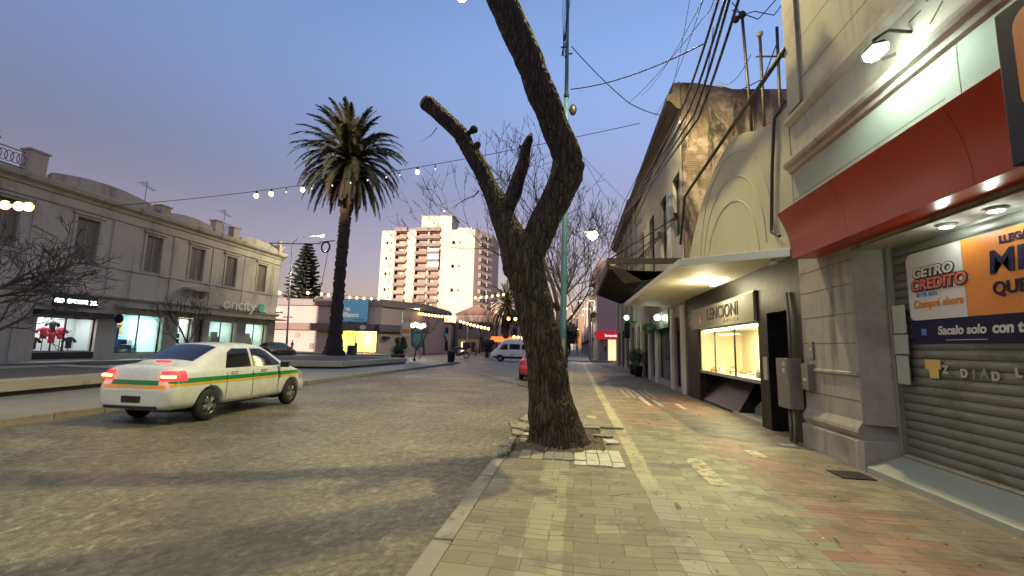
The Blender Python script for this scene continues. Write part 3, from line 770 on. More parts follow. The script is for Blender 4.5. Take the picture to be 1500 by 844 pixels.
# advertising banner behind the awning, over the shutter
bn = thing('shop_banner', 'printed banner across the top of the roller shutter, white, orange and navy', 'sign', (4.42, 4, 1.7))
BX = 4.43
def rrect(y0, y1, z0, z1, r, n=5):
    pl = []
    for cy, cz, a0 in ((y1-r,z1-r,0),(y0+r,z1-r,90),(y0+r,z0+r,180),(y1-r,z0+r,270)):
        for k in range(n+1): a = R(a0+90*k/n); pl.append((cy+r*math.cos(a), cz+r*math.sin(a)))
    return pl
MB().prism([(5.72,2.06),(5.72,2.42),(5.64,2.50),(5.72,2.58),(5.72,2.94)]+[(6.49+.1*math.cos(R(a)), 2.84+.1*math.sin(R(a))) for a in (90,60,30,0)]+[(6.59,2.14)]+[(6.51+.08*math.cos(R(a)), 2.14+.08*math.sin(R(a))) for a in (-30,-60,-90)], 'x', BX, BX+.02).build('white_field', M_whitep, bn)
MB().box(BX+.003, BX+.02, 2.0, 5.715, 2.06, 2.94).build('orange_field', M_orange, bn)
MB().box(BX+.001, BX+.02, 2.0, 6.58, 1.76, 2.055).build('navy_band', M_navy, bn)
text('lettering', 'CETRO', M_blackp, bn, (BX-.004, 6.16, 2.655), .17, ROT_R, .003, .019, .12, sx=1.15)
text('lettering', 'CREDITO', M_blackp, bn, (BX-.004, 6.10, 2.50), .19, ROT_R, .003, .021, .12, sx=1.05)
text('lettering', 'CETRO', M_whitep, bn, (BX-.010, 6.16, 2.66), .17, ROT_R, .003, .004, .12, sx=1.15)
text('lettering', 'CREDITO', M_redp, bn, (BX-.010, 6.10, 2.505), .19, ROT_R, .003, .004, .12, sx=1.05)
text('lettering', 'te da más', M_bluep, bn, (BX-.004, 6.28, 2.385), .085, ROT_R, .003, .003, .1)
text('lettering', 'Comprá ahora', M_orange, bn, (BX-.004, 6.13, 2.26), .135, ROT_R, .003, .004, .1, sx=.95)
text('lettering', 'LLEGÁ A FIN DE', M_navy, bn, (BX-.004, 4.85, 2.83), .11, ROT_R, .003, .004, 0)
text('lettering', 'MES', M_navy, bn, (BX-.004, 5.06, 2.60), .34, ROT_R, .003, .008, .08, sx=1.15)
text('lettering', 'QUE VIENE', M_navy, bn, (BX-.004, 4.92, 2.325), .185, ROT_R, .003, .005, .05)
text('lettering', 'Sacalo solo', M_whitep, bn, (BX-.004, 5.83, 1.91), .145, ROT_R, .003, .004, .12)
text('lettering', 'con tu DNI', M_whitep, bn, (BX-.004, 5.06, 1.915), .16, ROT_R, .003, .006, .12)
MB().box(BX-.004, BX, 6.34, 6.42, 1.865, 1.945).build('symbol', M_bluep, bn)
MB().box(BX-.004, BX, 5.5, 6.05, 1.795, 1.802).build('underline', M_whitep, bn)
# ghost letters stuck lower on the shutter
gl = thing('window_lettering', 'row of scuffed letters stuck across the roller shutter below the banner', 'lettering', (4.43, 5.5, 1.4))
for ch, y_, z_ in (('Z',6.12,1.44),('D',5.86,1.41),('I',5.73,1.41),('A',5.60,1.42),('D',5.47,1.40),('L',5.22,1.45),('H',5.05,1.47)):
    text('letter', ch, M_tileg if ch in 'AI' else M_conc, gl, (4.438, y_, z_), .13, ROT_R, .003, .006)
tag(MB().box(4.432, 4.44, 6.18, 6.42, 1.44, 1.56).box(4.432, 4.44, 6.22, 6.36, 1.33, 1.438).build('sticker', pmat('yellow_sticker', (.62,.42,.12), .6, .2, 8), None), 'faded yellow sticker on the shutter left of the letters', 'sticker')
for k, (y0, y1, z0, z1) in enumerate(((6.63,6.86,1.9,2.28),(6.62,6.87,1.62,1.88),(6.64,6.86,1.22,1.60))):
    tag(MB().box(4.385, 4.399, y0, y1, z0, z1).build('notice', pmat('paper_notice', (.36,.36,.32), .8, .1, 8), None),
        ['upper paper notice taped beside the roller shutter', 'middle paper notice beside the roller shutter', 'lower paper notice beside the roller shutter'][k], 'notice', 'paper notices beside the shutter')
for k, (px, py) in enumerate(((1387, 338), (1462, 332))):
    q = at_x(px, py, 4.25); dl = thing('downlight', ['farther round downlight under the red awning', 'nearer round downlight under the red awning'][k], 'lamp', (4.25, q.y, 3.1), 'downlights over the shutter')
    MB().lathe([(.07,0),(.09,.015),(.09,.03)], (4.25, q.y, 3.085), 16).build('housing', M_whitep, dl)
    MB().lathe([(.001,0),(.06,0),(.06,.004)], (4.25, q.y, 3.078), 16).build('lens', emat('cool_lens', (.9,1,.95), 5), dl)
    lamp('downlight_lamp', (4.25, q.y, 3.05), (.9,1,.92), 1.6, .05, parent=dl)
# wall flood lamp
fl = thing('flood_lamp', 'bright cool flood lamp on a bracket high on the grey wall', 'lamp', (3.62, 5.58, 5.3))
MB().tube([(4.05,5.58,5.52),(3.8,5.58,5.56),(3.62,5.58,5.44)], .02, 8).build('bracket', M_iron, fl)
MB().prism([(3.56,5.37),(3.70,5.40),(3.72,5.35),(3.57,5.32)], 'y', 5.50, 5.68).build('housing', M_iron, fl, bevel=.01)
MB().prism([(3.555,5.317),(3.725,5.348),(3.72,5.25),(3.65,5.22),(3.57,5.24)], 'y', 5.49, 5.69).build('lens', emat('flood_lens', (.86,1,.84), 25), fl)
lamp('flood_light', (3.60, 5.58, 5.20), (.74,1,.82), FLOOD, .12, 'SPOT', aim=(3.45, 5.5, 2), spot=R(172), parent=fl, blend=.25)
# meter boxes and conduits on the pilaster
mbx = thing('meter_box', 'dented grey electricity cabinet on two pipes beside the dark doorway', 'meter box', (3.9, 9.0, 0))
MB().box(3.80, 4.04, 8.70, 9.18, .60, 1.50).build('cabinet', M_box, mbx, bevel=.015)
MB().box(3.79, 3.80, 8.72, 9.16, 1.16, 1.48).build('door', M_box, mbx)
MB().box(3.785, 3.79, 8.80, 8.90, 1.36, 1.44).box(3.785, 3.79, 8.82, 8.90, 1.24, 1.32).build('meter_window', pmat('pale_label', (.5,.48,.4), .4, .1), mbx)
MB().tube([(3.93,8.86,0),(3.93,8.86,.6)], .028, 8).build('pipe', M_box, mbx)
MB().tube([(3.93,9.02,0),(3.93,9.02,.6)], .028, 8).build('pipe', M_box, mbx)
MB().tube([(3.98,9.0,1.5),(4.0,9.02,2.2),(4.02,9.1,2.75)], .025, 8).build('riser', M_box, mbx)
for k, (y0, y1, z0, z1, d) in enumerate(((8.28,8.42,1.50,1.80,.03),(8.30,8.52,.98,1.42,.12))):
    tt = thing('wall_box', ['slim pale intercom box on the pilaster above the dark box', 'small dark junction box low on the pilaster'][k], 'wall box', (4.0, y0, z0), 'small boxes on the pilaster')
    MB().box(FX-d-.002, FX-.002, y0, y1, z0, z1).build('case', M_box, tt, bevel=.006)
    MB().box(FX-d-.006, FX-d-.002, y0+.04, y1-.05, z0+.15, z0+.19).build('label', M_whitep, tt)
tag(MB().box(3.45, 3.85, 6.55, 6.95, .004, .012).build('drain_cover', M_iron), 'dark square drain cover in the tiles before the granite step', 'drain cover')
tag(MB().box(3.55, 3.8, 8.5, 8.72, .004, .010).build('access_cover', M_pale), 'small pale access cover by the foot of the pilaster', 'access cover')

# --- second building: the small window shop with cream shaped gable
b2 = thing('window_shop_building', 'low cream building with a curved parapet and faint arches above a concrete canopy', 'building', (FX, 12.5, 0))
par = [(8.70,3.56),(16.85,3.56),(16.60,4.2),(16.3,4.9),(15.6,5.62),(14.85,6.16),(13.9,6.66),(13.1,6.95),(12.2,7.12),(11.5,7.08),(10.8,6.85),(10.1,6.55),(9.4,6.36),(8.70,6.34)]
MB().prism(par, 'x', FX, FX+.32).build('wall', M_wall2, b2, bevel=.01)
M_arch = pmat('arch_moulding', (.31, .295, .23), .8, .06, 1)
for rr, h in ((2.75, 2.75), (2.35, 2.2), (1.95, 1.65)):
    P = [(FX-.004, 12.25+rr*math.cos(a), 3.62+(6.75-3.6)*(h/2.75)*math.sin(a)**.85) for a in [math.pi*k/40 for k in range(1, 40)]]
    MB().tube(P, .012, 8).build('arch_line', M_arch, b2)
mb = MB().wallx(FX, 4.45, 8.66, 16.9, .0, 3.55, [(9.22,10.12,0,2.42),(10.6,15.45,.0,2.98),(15.55,15.56,.1,.2)])
mb.build('shopfront_wall', pmat('dark_polished_stone', (.014,.014,.011), .5, .4, 5, .1, stain=(3,.5,.7,(.035,.033,.027)), spec=.25), b2)
MB().box(4.46, 5.6, 8.7, 16.85, 3.0, 3.5).build('ceiling', M_dark, b2)
MB().box(5.6, 5.7, 8.7, 16.85, 0, 3.4).build('back_wall', M_dark, b2)
MB().box(4.451, 5.6, 10.13, 10.55, 0, 3).build('return_wall', M_dark, b2)
MB().box(4.451, 5.6, 15.46, 15.9, 0, 3).build('return_wall', M_dark, b2)
d = MB().box(4.36, 4.42, 9.24, 10.10, .02, 2.40).build('door', pmat('black_door', (.012,.011,.01), .35, .2), b2)
MB().ball((4.33, 9.34, 1.12), .03, 8).build('handle', pmat('brass', (.6,.5,.3), .25, .1, metal=1), d)
MB().box(4.02, 4.048, 10.14, 10.34, 1.02, 1.50).build('notice', M_pale, b2)
# canopy slab
c = MB(); top = [(2.25,9.97),(4.05,8.90),(4.05,19.6),(2.18,19.6)]
c.prism([(2.25,9.97),(4.045,8.92),(4.045,19.4),(2.12,19.4)], 'z', 3.42, 3.58)
c.build('canopy', pmat('white_canopy', (.66,.63,.50), .65, .06, 1.5, .2, 30, stain=(1.5,.55,.75,(.36,.32,.22))), b2, bevel=.008)
cl = MB().box(3.70, 3.82, 11.6, 12.8, 3.365, 3.415).build('canopy_tube_light', emat('canopy_tube', (1,.93,.7), 1.2), b2)
lamp('canopy_light', (3.4, 12.2, 3.1), (1,.88,.55), 20, .3, parent=b2)
MB().lathe([(.07,0),(.09,.03),(.05,.08),(.05,.12)], (3.85, 9.2, 3.29), 12).build('drain_cup', M_conc, b2)
# display window: lit box with goods
MB().box(4.06, 5.5, 10.62, 15.40, .90, .98).build('window_shelf', pmat('worn_steel', (.35,.36,.33), .35, .2, 6, metal=.6), b2)
M_show = pmat('cream_display', (.78,.70,.48), .7, .04, 1)
MB().box(5.35, 5.45, 10.62, 15.40, .98, 2.25).box(4.1, 5.35, 10.60, 10.66, .98, 2.25).box(4.1, 5.35, 15.34, 15.40, .98, 2.25).build('display_back', M_show, b2)
MB().box(4.1, 5.45, 10.62, 15.4, 2.25, 2.30).build('display_top', M_show, b2)
MB().box(4.16, 4.22, 10.9, 15.2, 2.19, 2.235).build('tube_light', emat('display_tube', (1,.97,.75), 3), b2)
lamp('display_light', (4.7, 13, 2.18), (1,.88,.48), 60, aim=(4.9, 13, 1), kind='AREA', size=1.6, parent=b2)
MB().box(4.095, 4.105, 10.66, 15.34, .98, 2.19).build('glass', glass('display_glass', alpha=.10), b2)
mb = MB()
for y_ in (12.25, 13.9): mb.box(4.08, 4.12, y_-.012, y_+.012, .98, 2.19)
mb.build('glazing_bar', M_iron, b2)
M_curt = pmat('pale_blue_drape', (.35,.45,.44), .6, .1, 4)
mb = MB()
for k in range(9): mb.tube([(5.22, 10.8+k*.16, .98), (5.22, 10.8+k*.16, 2.2)], .08, 8)
mb.build('drape', M_curt, b2)
mb = MB()
for k in range(3): mb.tube([(5.15, 12.1+k*.1, 1.05), (5.15, 12.1+k*.1, 2.15)], .045, 8)
mb.build('ribbon', M_redp, b2)
rnd = random.Random(5)
for k in range(16):
    y_ = 10.9+k*.27; x_ = rnd.uniform(4.25, 4.8); h = rnd.uniform(.05, .15)
    it = thing('display_item', '%s on the lit display shelf, %s' % (rnd.choice(['small white stand with spectacles', 'small gold case', 'small red gift box', 'little glass tray']), ['nearest the doorway','at the middle','towards the far end'][min(2, k//6)]), 'shop goods', (x_, y_, .98), 'goods in the lit display window')
    MB().box(x_-.06, x_+.06, y_-.05, y_+.05, .981, .981+h).build('stand', [M_whitep, M_redp, M_orange, M_pale][k % 4], it, bevel=.008)
    MB().tube([(x_-.02,y_-.06,1.0+h),(x_-.03,y_-.02,1.02+h),(x_-.02,y_,1.0+h),(x_-.03,y_+.03,1.02+h),(x_-.02,y_+.07,1.0+h)], .006, 5).build('frame', M_blackp, it)
# recess below the window with slanted stone
MB().prism([(4.10,.06),(4.9,.06),(4.9,.9),(4.6,.9)], 'y', 12.2, 15.4).build('slanted_base', pmat('black_stone', (.012,.014,.012), .22, .3, 5, 0), b2)
MB().prism([(10.62,0),(12.6,0),(11.4,.62),(10.62,.9)], 'x', 4.5, 4.56).build('side_cheek', M_tileg, b2)
MB().prism([(4.07,10.6),(4.07,12.5),(4.5,12.2),(4.5,10.6)], 'z', .0, .07).build('entry_step', M_conc, b2)
# sign board
sb = thing('shop_sign', 'cream sign board reading LENCIONI under the concrete canopy', 'sign', (4.0, 13, 2.3))
MB().box(3.98, 4.049, 10.62, 15.9, 2.30, 2.95).build('board', pmat('sign_board', (.34,.315,.25), .6, .08, 2, .1), sb)
MB().box(3.985, 4.049, 10.58, 15.95, 2.951, 2.98).build('trim', M_dark, sb)
text('lettering', 'LENCIONI', M_blackp, sb, (3.972, 12.85, 2.66), .47, ROT_R, .006, .008, 0, sx=1.2, spacing=1.03)
text('lettering', 'ÓPTICA', M_groove, sb, (3.974, 12.1, 2.40), .12, ROT_R, .003, 0, 0, sx=1.3, spacing=2.4)
em = MB().prism([(15.05,2.42),(14.75,2.42),(14.78,2.58),(14.88,2.68),(14.92,2.78),(15.0,2.66),(15.04,2.56)], 'x', 3.970, 3.98); em.build('emblem', M_redp, sb)

# --- dirty brick party wall of the third building and its street front
def brick_dirty():
    m, t, b = base_mat('weathered_party_wall'); p = t.coord('Object')
    comb = t.new('ShaderNodeCombineXYZ'); x, y, z = t.xyz(p); t.set(comb.inputs[0], x); t.set(comb.inputs[1], z)
    br = t.new('ShaderNodeTexBrick'); t.set(br.inputs['Vector'], comb.outputs[0]); br.inputs['Scale'].default_value = 1
    br.inputs['Brick Width'].default_value = .26; br.inputs['Row Height'].default_value = .075; br.inputs['Mortar Size'].default_value = .008
    br.inputs['Color1'].default_value = (.15,.095,.07,1); br.inputs['Color2'].default_value = (.20,.135,.10,1); br.inputs['Mortar'].default_value = (.25,.21,.17,1)
    c = t.mix(t.step(t.noise(p, 1.4, 7, .68), .44, .58), br.outputs['Color'], (.36,.29,.245))
    st = t.noise(t.scale(p, (1.6, 1.6, .35)), 1, 7, .7, .8)
    c = t.mix(t.step(st, .46, .62), c, (.035,.028,.024))
    c = t.mix(t.math('MULTIPLY', t.step(z, 9.5, 12.5), t.step(t.noise(p, 1.1, 5), .35, .6)), c, (.05,.036,.03))
    t.set(b.inputs['Base Color'], c); b.inputs['Roughness'].default_value = .95
    t.set(b.inputs['Normal'], t.bump(t.noise(p, 12, 6, .7), .8, .03)); return m
M_brick = brick_dirty()
M_grey3 = pmat('grey_facade', (.34, .325, .30), .8, .12, .8, .3, 40, stain=(.9,.5,.8,(.26,.24,.215)), streak=(2.4,.55,.8,(.17,.155,.14)))
M_trim3 = pmat('dark_cornice', (.11, .085, .065), .9, .4, 2, .6, 15, .03)
M_green3 = pmat('shopfront_green', (.16,.17,.15), .6, .15, 2)
b3 = thing('old_building', 'old grey building with a stained brick side wall beyond the cream gable', 'building', (FX, 20, 0))
# stepped party wall so that its rim is broken
MB().prism([(FX+.02,0),(10.5,0),(10.5,11.3),(8.6,11.45),(6.0,11.6),(4.6,11.95),(FX+.02,12.0)], 'y', 16.92, 17.2).build('side_wall', M_brick, b3)
holes = [(17.5,18.75,6.1,8.65),(20.1,21.5,5.6,8.6),(23.2,24.6,5.6,8.6),(26.6,28.0,5.6,8.6),
         (17.3,19.0,.15,2.9),(19.6,22.6,.25,3.0),(23.3,24.6,.2,3.0),(25.5,27.4,.0,3.0),(28.2,29.4,.0,3.0)]
MB().wallx(FX, 4.5, 17.2, 30, 0, 11.6, holes).build('wall', M_grey3, b3)
cornice([(FX,10.9),(FX-.15,10.95),(FX-.35,11.2),(FX-.52,11.3),(FX-.52,11.5),(FX-.3,11.62),(FX-.3,12.0),(FX,12.05)], 16.95, 30, M_trim3, b3, bev=.01)
cornice([(FX,10.3),(FX-.08,10.33),(FX-.08,10.45),(FX,10.5)], 17.0, 30, M_grey3, b3)
for (y0, y1, z0, z1) in holes[:4]:
    f = MB().wallx(4.2, 4.28, y0, y1, z0, z1, [(y0+.08, y1-.08, z0+.08, z1-.08)]).build('window_frame', M_dark, b3)
    MB().box(4.23, 4.25, y0+.08, y1-.08, z0+.08, z1-.08).build('pane', glass('dusk_glass', (.04,.05,.06), .08, .9), f)
pp = MB().box(FX-.03, FX-.002, 19.2, 19.9, 4.9, 8.4); pp.build('blue_panel', pmat('pale_blue_panel', (.30,.34,.42), .5, .08), b3)
for y_ in (17.25, 19.1, 22.75, 24.75, 27.6, 29.6): MB().box(FX-.10, FX, y_, y_+.36, 0, 3.3).build('shop_pilaster', M_white, b3, bevel=.01)
mb = MB(); 
for (y0, y1, z0, z1) in holes[4:]:
    f = MB().wallx(4.15, 4.2, y0, y1, z0, z1, [(y0+.06, y1-.06, z0+.06, z1-.5),]).build('shop_window', M_dark, b3)
    MB().box(4.17, 4.18, y0+.06, y1-.06, z0+.06, z1-.5).build('pane', glass('shop_glass', (.03,.05,.05), .04, .55), f)
MB().box(5.8, 5.9, 17.25, 29.9, 0, 3.4).build('shop_back', pmat('dim_interior', (.15,.14,.12), .8, .3, 1), b3)
MB().box(FX-.16, FX-.10, 19.5, 23.0, 2.55, 3.30).build('fascia_sign', pmat('teal_fascia', (.16,.22,.20), .3, .2, 1, coat=.5), b3)
for k, (y_, z_) in enumerate(((18.1, 2.35), (21.0, 2.45), (23.9, 2.3))):
    o = thing('ceiling_lamp', 'small warm lamp glowing inside the shopfront, %s' % ['nearest the cream gable', 'behind the wide pane', 'beyond the wide pane'][k], 'lamp', (4.9, y_, z_), 'lamps inside the shopfronts')
    MB().ball((4.9, y_, z_), .06, 8).build('bulb', M_bulb, o)
    MB().tube([(4.9, y_, z_+.05), (4.9, y_, 3.38)], .006, 4).build('cord', M_dark, o)
# hanging green globe plant / lantern on the front
gl = thing('hanging_topiary', 'round dark green topiary ball hanging before the shopfront', 'plant', (3.75, 22.4, 2.7))
mb = MB()
for k in range(900):
    v = Vector((rnd.gauss(0,1), rnd.gauss(0,1), rnd.gauss(0,1))).normalized()*rnd.uniform(.22,.33); c = Vector((3.6, 22.3, 2.62))+Vector((v.x, v.y*1.5, v.z*.8))
    a = Vector((rnd.gauss(0,1), rnd.gauss(0,1), rnd.gauss(0,1))).normalized()*.035; b_ = a.cross(v).normalized()*.03; mb.add([c-a, c+b_, c+a], [(0,1,2)])
M_topi = pmat('topiary_leaf', (.02, .10, .05), .7, .3, 5)
mb.build('foliage', M_topi, gl); MB().tube([(4.04,22.3,3.1),(3.6,22.3,3.1),(3.6,22.3,2.9)], .015, 6).build('hook', M_iron, gl)
wl = thing('wall_lantern', 'white globe lamp above the green topiary ball', 'lamp', (3.7, 20.9, 3.0))
MB().ball((3.72, 20.9, 3.05), .14, 12).build('globe', emat('globe_glow', (.9,1,.75), 1.6), wl); MB().tube([(4.04,20.9,3.05),(3.8,20.9,3.05)], .02, 6).build('bracket', M_iron, wl)
lamp('globe_light', (3.4, 20.9, 2.95), (.95,1,.75), 5, .12, parent=wl)
# potted shrubs by the far pilasters
M_leaf = pmat('shrub_leaf', (.03, .055, .02), .7, .4, 5)
for k, y_ in enumerate((27.2, 29.4)):
    o = thing('potted_shrub', ['dark potted shrub by the shopfront, the nearer of two', 'dark potted shrub by the shopfront, the farther of two'][k], 'plant', (3.7, y_, 0), 'potted shrubs by the shopfront')
    MB().lathe([(.2,0),(.25,.55),(.28,.6),(.28,.64),(.22,.64)], (3.7, y_, 0), 14).build('pot', M_dark, o)
    mb = MB()
    for q in range(800):
        v = Vector((rnd.gauss(0,1), rnd.gauss(0,1), rnd.gauss(0,1))).normalized()*rnd.uniform(.2,.42); c = Vector((3.7, y_, 1.15))+Vector((v.x, v.y, v.z*1.3))
        a = Vector((rnd.gauss(0,1), rnd.gauss(0,1), rnd.gauss(0,1))).normalized()*.05; b_ = a.cross(v).normalized()*.04; mb.add([c-a, c+b_, c+a], [(0,1,2)])
    mb.build('foliage', M_leaf, o)
# --- rusty marquee with tie rods
mq = thing('marquee', 'rusty dark sheet metal marquee held by tie rods above the far shopfronts', 'marquee', (FX, 21, 4.3))
mb = MB(); mb.box(1.25, 4.04, 17.42, 17.5, 4.88, 5.10); mb.box(1.25, 1.33, 17.5, 26.5, 4.7, 5.08); mb.box(1.25, 4.04, 26.42, 26.5, 4.7, 5.0)
for y_ in (19.2, 21, 22.8, 24.6): mb.box(1.33, 4.04, y_-.04, y_+.04, 4.72, 4.90)
mb.build('frame', M_iron, mq)
mb = MB(); nseg = 36
for i in range(nseg):
    y0 = 17.52+8.9*i/nseg; y1 = 17.52+8.9*(i+1)/nseg; z0 = 4.55+.05*(i % 2); z1 = 4.55+.05*((i+1) % 2)
    mb.add([(1.34,y0,z0+.12),(4.04,y0,z0),(4.04,y1,z1),(1.34,y1,z1+.12),(2.6,y0,z0-.35),(2.6,y1,z1-.35)], [(0,4,5,3),(4,1,2,5),(0,3,2,1)])
mb.build('sheet', M_tin, mq)
MB().prism([(1.27,4.86),(1.9,4.62),(2.6,4.2),(1.9,4.1)], 'y', 17.44, 17.48).build('torn_fascia', M_tin, mq)
for yw, zw, yo in ((17.6,6.9,17.6),(21.0,7.0,21.0),(24.6,7.0,24.6)):
    MB().tube([(4.02,yw+.4,zw),(1.35,yo,5.1)], .028, 6).build('tie_rod', M_iron, mq); MB().tube([(4.02,yw+.2,zw-.1),(2.3,yo+.4,5.0)], .02, 6).build('tie_rod', M_iron, mq)
mb = MB()
for yw, zw in ((17.9,6.9),(21.3,7.0)): mb.box(3.88, 4.04, yw, yw+.2, zw-.12, zw+.14)
mb.build('anchor', M_iron, mq)
# --- fourth building
b4 = thing('far_shop_building', 'old narrow-windowed building with light pilasters beyond the rusty marquee', 'building', (FX, 37, 0))
h4 = [(y_, y_+1.1, 5.4, 8.6) for y_ in (31.2, 34.2, 37.2, 40.2)]+[(y_, y_+1.9, .1, 3.1) for y_ in (31, 34.2, 37.4, 40.6)]
MB().wallx(FX, 4.5, 30.01, 44, 0, 11.7, h4).build('wall', pmat('brown_grey_render', (.21,.18,.15), .85, .15, .8, .3, 30, streak=(2.2,.5,.75,(.09,.075,.06))), b4)
cornice([(FX,11.0),(FX-.2,11.1),(FX-.55,11.5),(FX-.55,11.7),(FX,11.9)], 30.01, 44.3, M_trim3, b4)
for y_ in (30.3, 33.2, 36.2, 39.2, 42.6): MB().box(FX-.12, FX, y_, y_+.5, 3.4, 10.9).build('pilaster', pmat('pale_pilaster', (.40,.37,.31), .8, .1), b4); MB().box(FX-.10, FX, y_, y_+.45, 0, 3.2).build('shop_pilaster', MATS['pale_pilaster'], b4)
for (y0, y1, z0, z1) in h4:
    f = MB().wallx(4.2, 4.28, y0, y1, z0, z1, [(y0+.08, y1-.08, z0+.08, z1-.08)]).build('window_frame', M_dark, b4)
    MB().box(4.23, 4.25, y0+.08, y1-.08, z0+.08, z1-.08).build('pane', MATS['shop_glass'], f)
MB().box(4.5, 12, 43.8, 44, 0, 11.7).build('side_wall', M_grey3, b4)
gs = thing('pharmacy_light', 'round green light on a bracket by the far shops', 'lamp', (3.2, 30.2, 3.2))
MB().ball((3.4, 30.2, 3.65), .17, 12).build('lens', emat('green_light', (.25,1,.35), 1.5), gs); MB().box(3.3, 4.04, 30.1, 30.3, 3.35, 3.4).build('bracket', M_iron, gs)
MB().box(3.25, 3.6, 30.12, 30.28, 2.3, 3.3).build('sign_box', M_navy, gs)
# --- across the side street: pink corner building with the red sign
M_pink = pmat('pink_render', (.40, .30, .27), .8, .08, .6, .2, 20)
b5 = thing('corner_building', 'tall pinkish corner building across the side street with a grey ground floor', 'building', (4, 60, 0))
MB().box(2.95, 14, 60, 74, 3.9, 13.5).build('wall', M_pink, b5)
MB().wally(60.001, 60.4, 3.3, 14, 0, 3.9, [(4.35, 5.5, 0, 2.9)]).build('ground_floor', pmat('warm_grey_wall', (.22,.20,.18), .8, .1), b5)
MB().box(3.3, 3.6, 60.4, 74, 0, 3.9).build('ground_floor_side', MATS['warm_grey_wall'], b5)
MB().box(4.35, 5.5, 61.2, 61.3, 0, 2.9).build('lit_doorway', emat('warm_doorway', (1,.72,.38), .28), b5)
MB().box(3.9, 4.1, 59.95, 60, 1.2, 1.9).build('vent', M_dark, b5)
mb = MB()
for z in (6.3, 8.8, 11.2):
    mb.box(2.2, 2.95, 62, 65.5, z, z+.15); mb.box(2.2, 2.26, 62, 65.5, z+.15, z+1.0); mb.box(2.2, 2.95, 67.5, 71, z, z+.15); mb.box(2.2, 2.26, 67.5, 71, z+.15, z+1.0)
mb.build('balcony', pmat('dim_balcony', (.2,.17,.15), .8, .2), b5)
rs = thing('shop_sign', 'red fascia sign with white lettering on the corner building across the side street', 'sign', (4.2, 59.6, 2.8))
MB().box(2.75, 5.9, 59.5, 59.98, 2.75, 3.85).build('fascia', emat('red_fascia', (.75,.02,.03), .09, (.6,.03,.03)), rs)
text('lettering', 'Santander', emat('sign_white', (1,.95,.9), .25), rs, (4.75, 59.48, 3.25), .42, ROT_F, .01, .01)
MB().prism([(1.9,2.45),(2.95,3.1),(2.95,2.95)], 'y', 60.2, 66).build('side_canopy', M_dark, rs)
# --- further facades down the right side
rnd = random.Random(8); y_ = 76
for k in range(8):
    L = rnd.uniform(13, 20); h = (8, 12, 7, 15, 9, 18, 8, 12)[k]; m = pmat(['far_cream','far_grey','far_tan'][k % 3], [(.36,.32,.26),(.25,.24,.23),(.30,.24,.2)][k % 3], .85, .1, .3)
    o = thing('row_building', ['low cream', 'grey four-storey', 'low tan', 'tall cream', 'two-storey grey', 'tallest tan', 'farther cream', 'farthest grey'][k]+' building down the right side of the avenue', 'building', (3, y_, 0), 'buildings down the right side')
    hs = []
    for fl_ in range(int(h//3.2)):
        for q in range(int(L//3)): hs.append((y_+.8+q*3, y_+2.2+q*3, fl_*3.2+.9, fl_*3.2+2.6))
    MB().wallx(3.2, 3.6, y_, y_+L-.3, 0, h, hs).build('wall', m, o)
    MB().box(3.6, 12, y_, y_+.3, 0, h).build('side_wall', m, o)
    MB().box(3.55, 3.9, y_+.1, y_+L-.5, .2, h-.3).build('glazing', MATS['dusk_glass'], o)
    MB().box(2.7, 3.2, y_, y_+L-.3, 3.1, 3.3).build('canopy', M_dark, o)
    if k < 5: MB().box(3.58, 3.6, y_+3.9, y_+5.6, .4, 2.5).build('lit_window', emat('warm_window', (1,.75,.42), .35), o)
    y_ += L
# ------------------------------------------------------------------ left side: long two-storey corner building
M_old = pmat('old_grey_stucco', (.52, .455, .36), .85, .1, .7, .4, 30, .01, stain=(.5,.5,.8,(.26,.235,.19)), streak=(1.6,.55,.8,(.19,.17,.135)))
M_old2 = pmat('stucco_trim', (.46, .40, .32), .85, .12, 1, .4, 30, .01, streak=(1.6,.5,.75,(.22,.19,.15)))
M_slat = pmat('old_shutters', (.34, .30, .24), .8, .2, 2, .6, 30)
LX = -30.0
bl = thing('corner_shop_building', 'long two-storey grey stucco building on the left with a wavy parapet and shuttered upper windows', 'building', (LX, 25, 0))
ups = [(14.2,15.5),(18.2,19.5),(22.3,23.6),(26.8,28.0),(30.5,31.8),(34.1,35.3),(38.0,39.2)]
shops = [(15.5,18.5,.3,2.75),(21.1,24.3,.62,2.65),(25.55,28.8,.5,3.15),(30.1,31.35,.7,3.1),(31.7,32.5,.15,3.1),(33.1,35.9,.6,3.1),(37.1,39.9,.6,3.1)]
MB().wallx(LX-.5, LX, 6, 41.2, 0, 10.1, [(a,b,6.2,8.8) for a, b in ups]+shops).build('wall', M_old, bl)
MB().box(LX-18, LX-.5, 40.7, 41.19, 0, 10.1).build('side_wall', M_old, bl)
MB().box(LX-18, LX-.5, 6, 40.7, 9.6, 10.0).build('roof', M_old, bl)
cornice([(LX,9.75),(LX+.12,9.8),(LX+.16,9.95),(LX+.45,10.1),(LX+.52,10.3),(LX+.52,10.42),(LX+.1,10.5),(LX,10.5),(LX-.5,10.5),(LX-.5,10.1),(LX,10.1)], 6, 41.5, M_old2, bl)
cornice([(LX,9.15),(LX+.1,9.2),(LX+.1,9.32),(LX,9.36)], 6, 41.3, M_old2, bl, 'architrave')
cornice([(LX,3.95),(LX+.12,4.0),(LX+.28,4.12),(LX+.28,4.22),(LX,4.30)], 6, 41.4, M_old2, bl, 'string_course')
cornice([(LX,5.95),(LX+.08,6.0),(LX+.08,6.08),(LX,6.12)], 6, 41.3, M_old2, bl, 'sill_course')
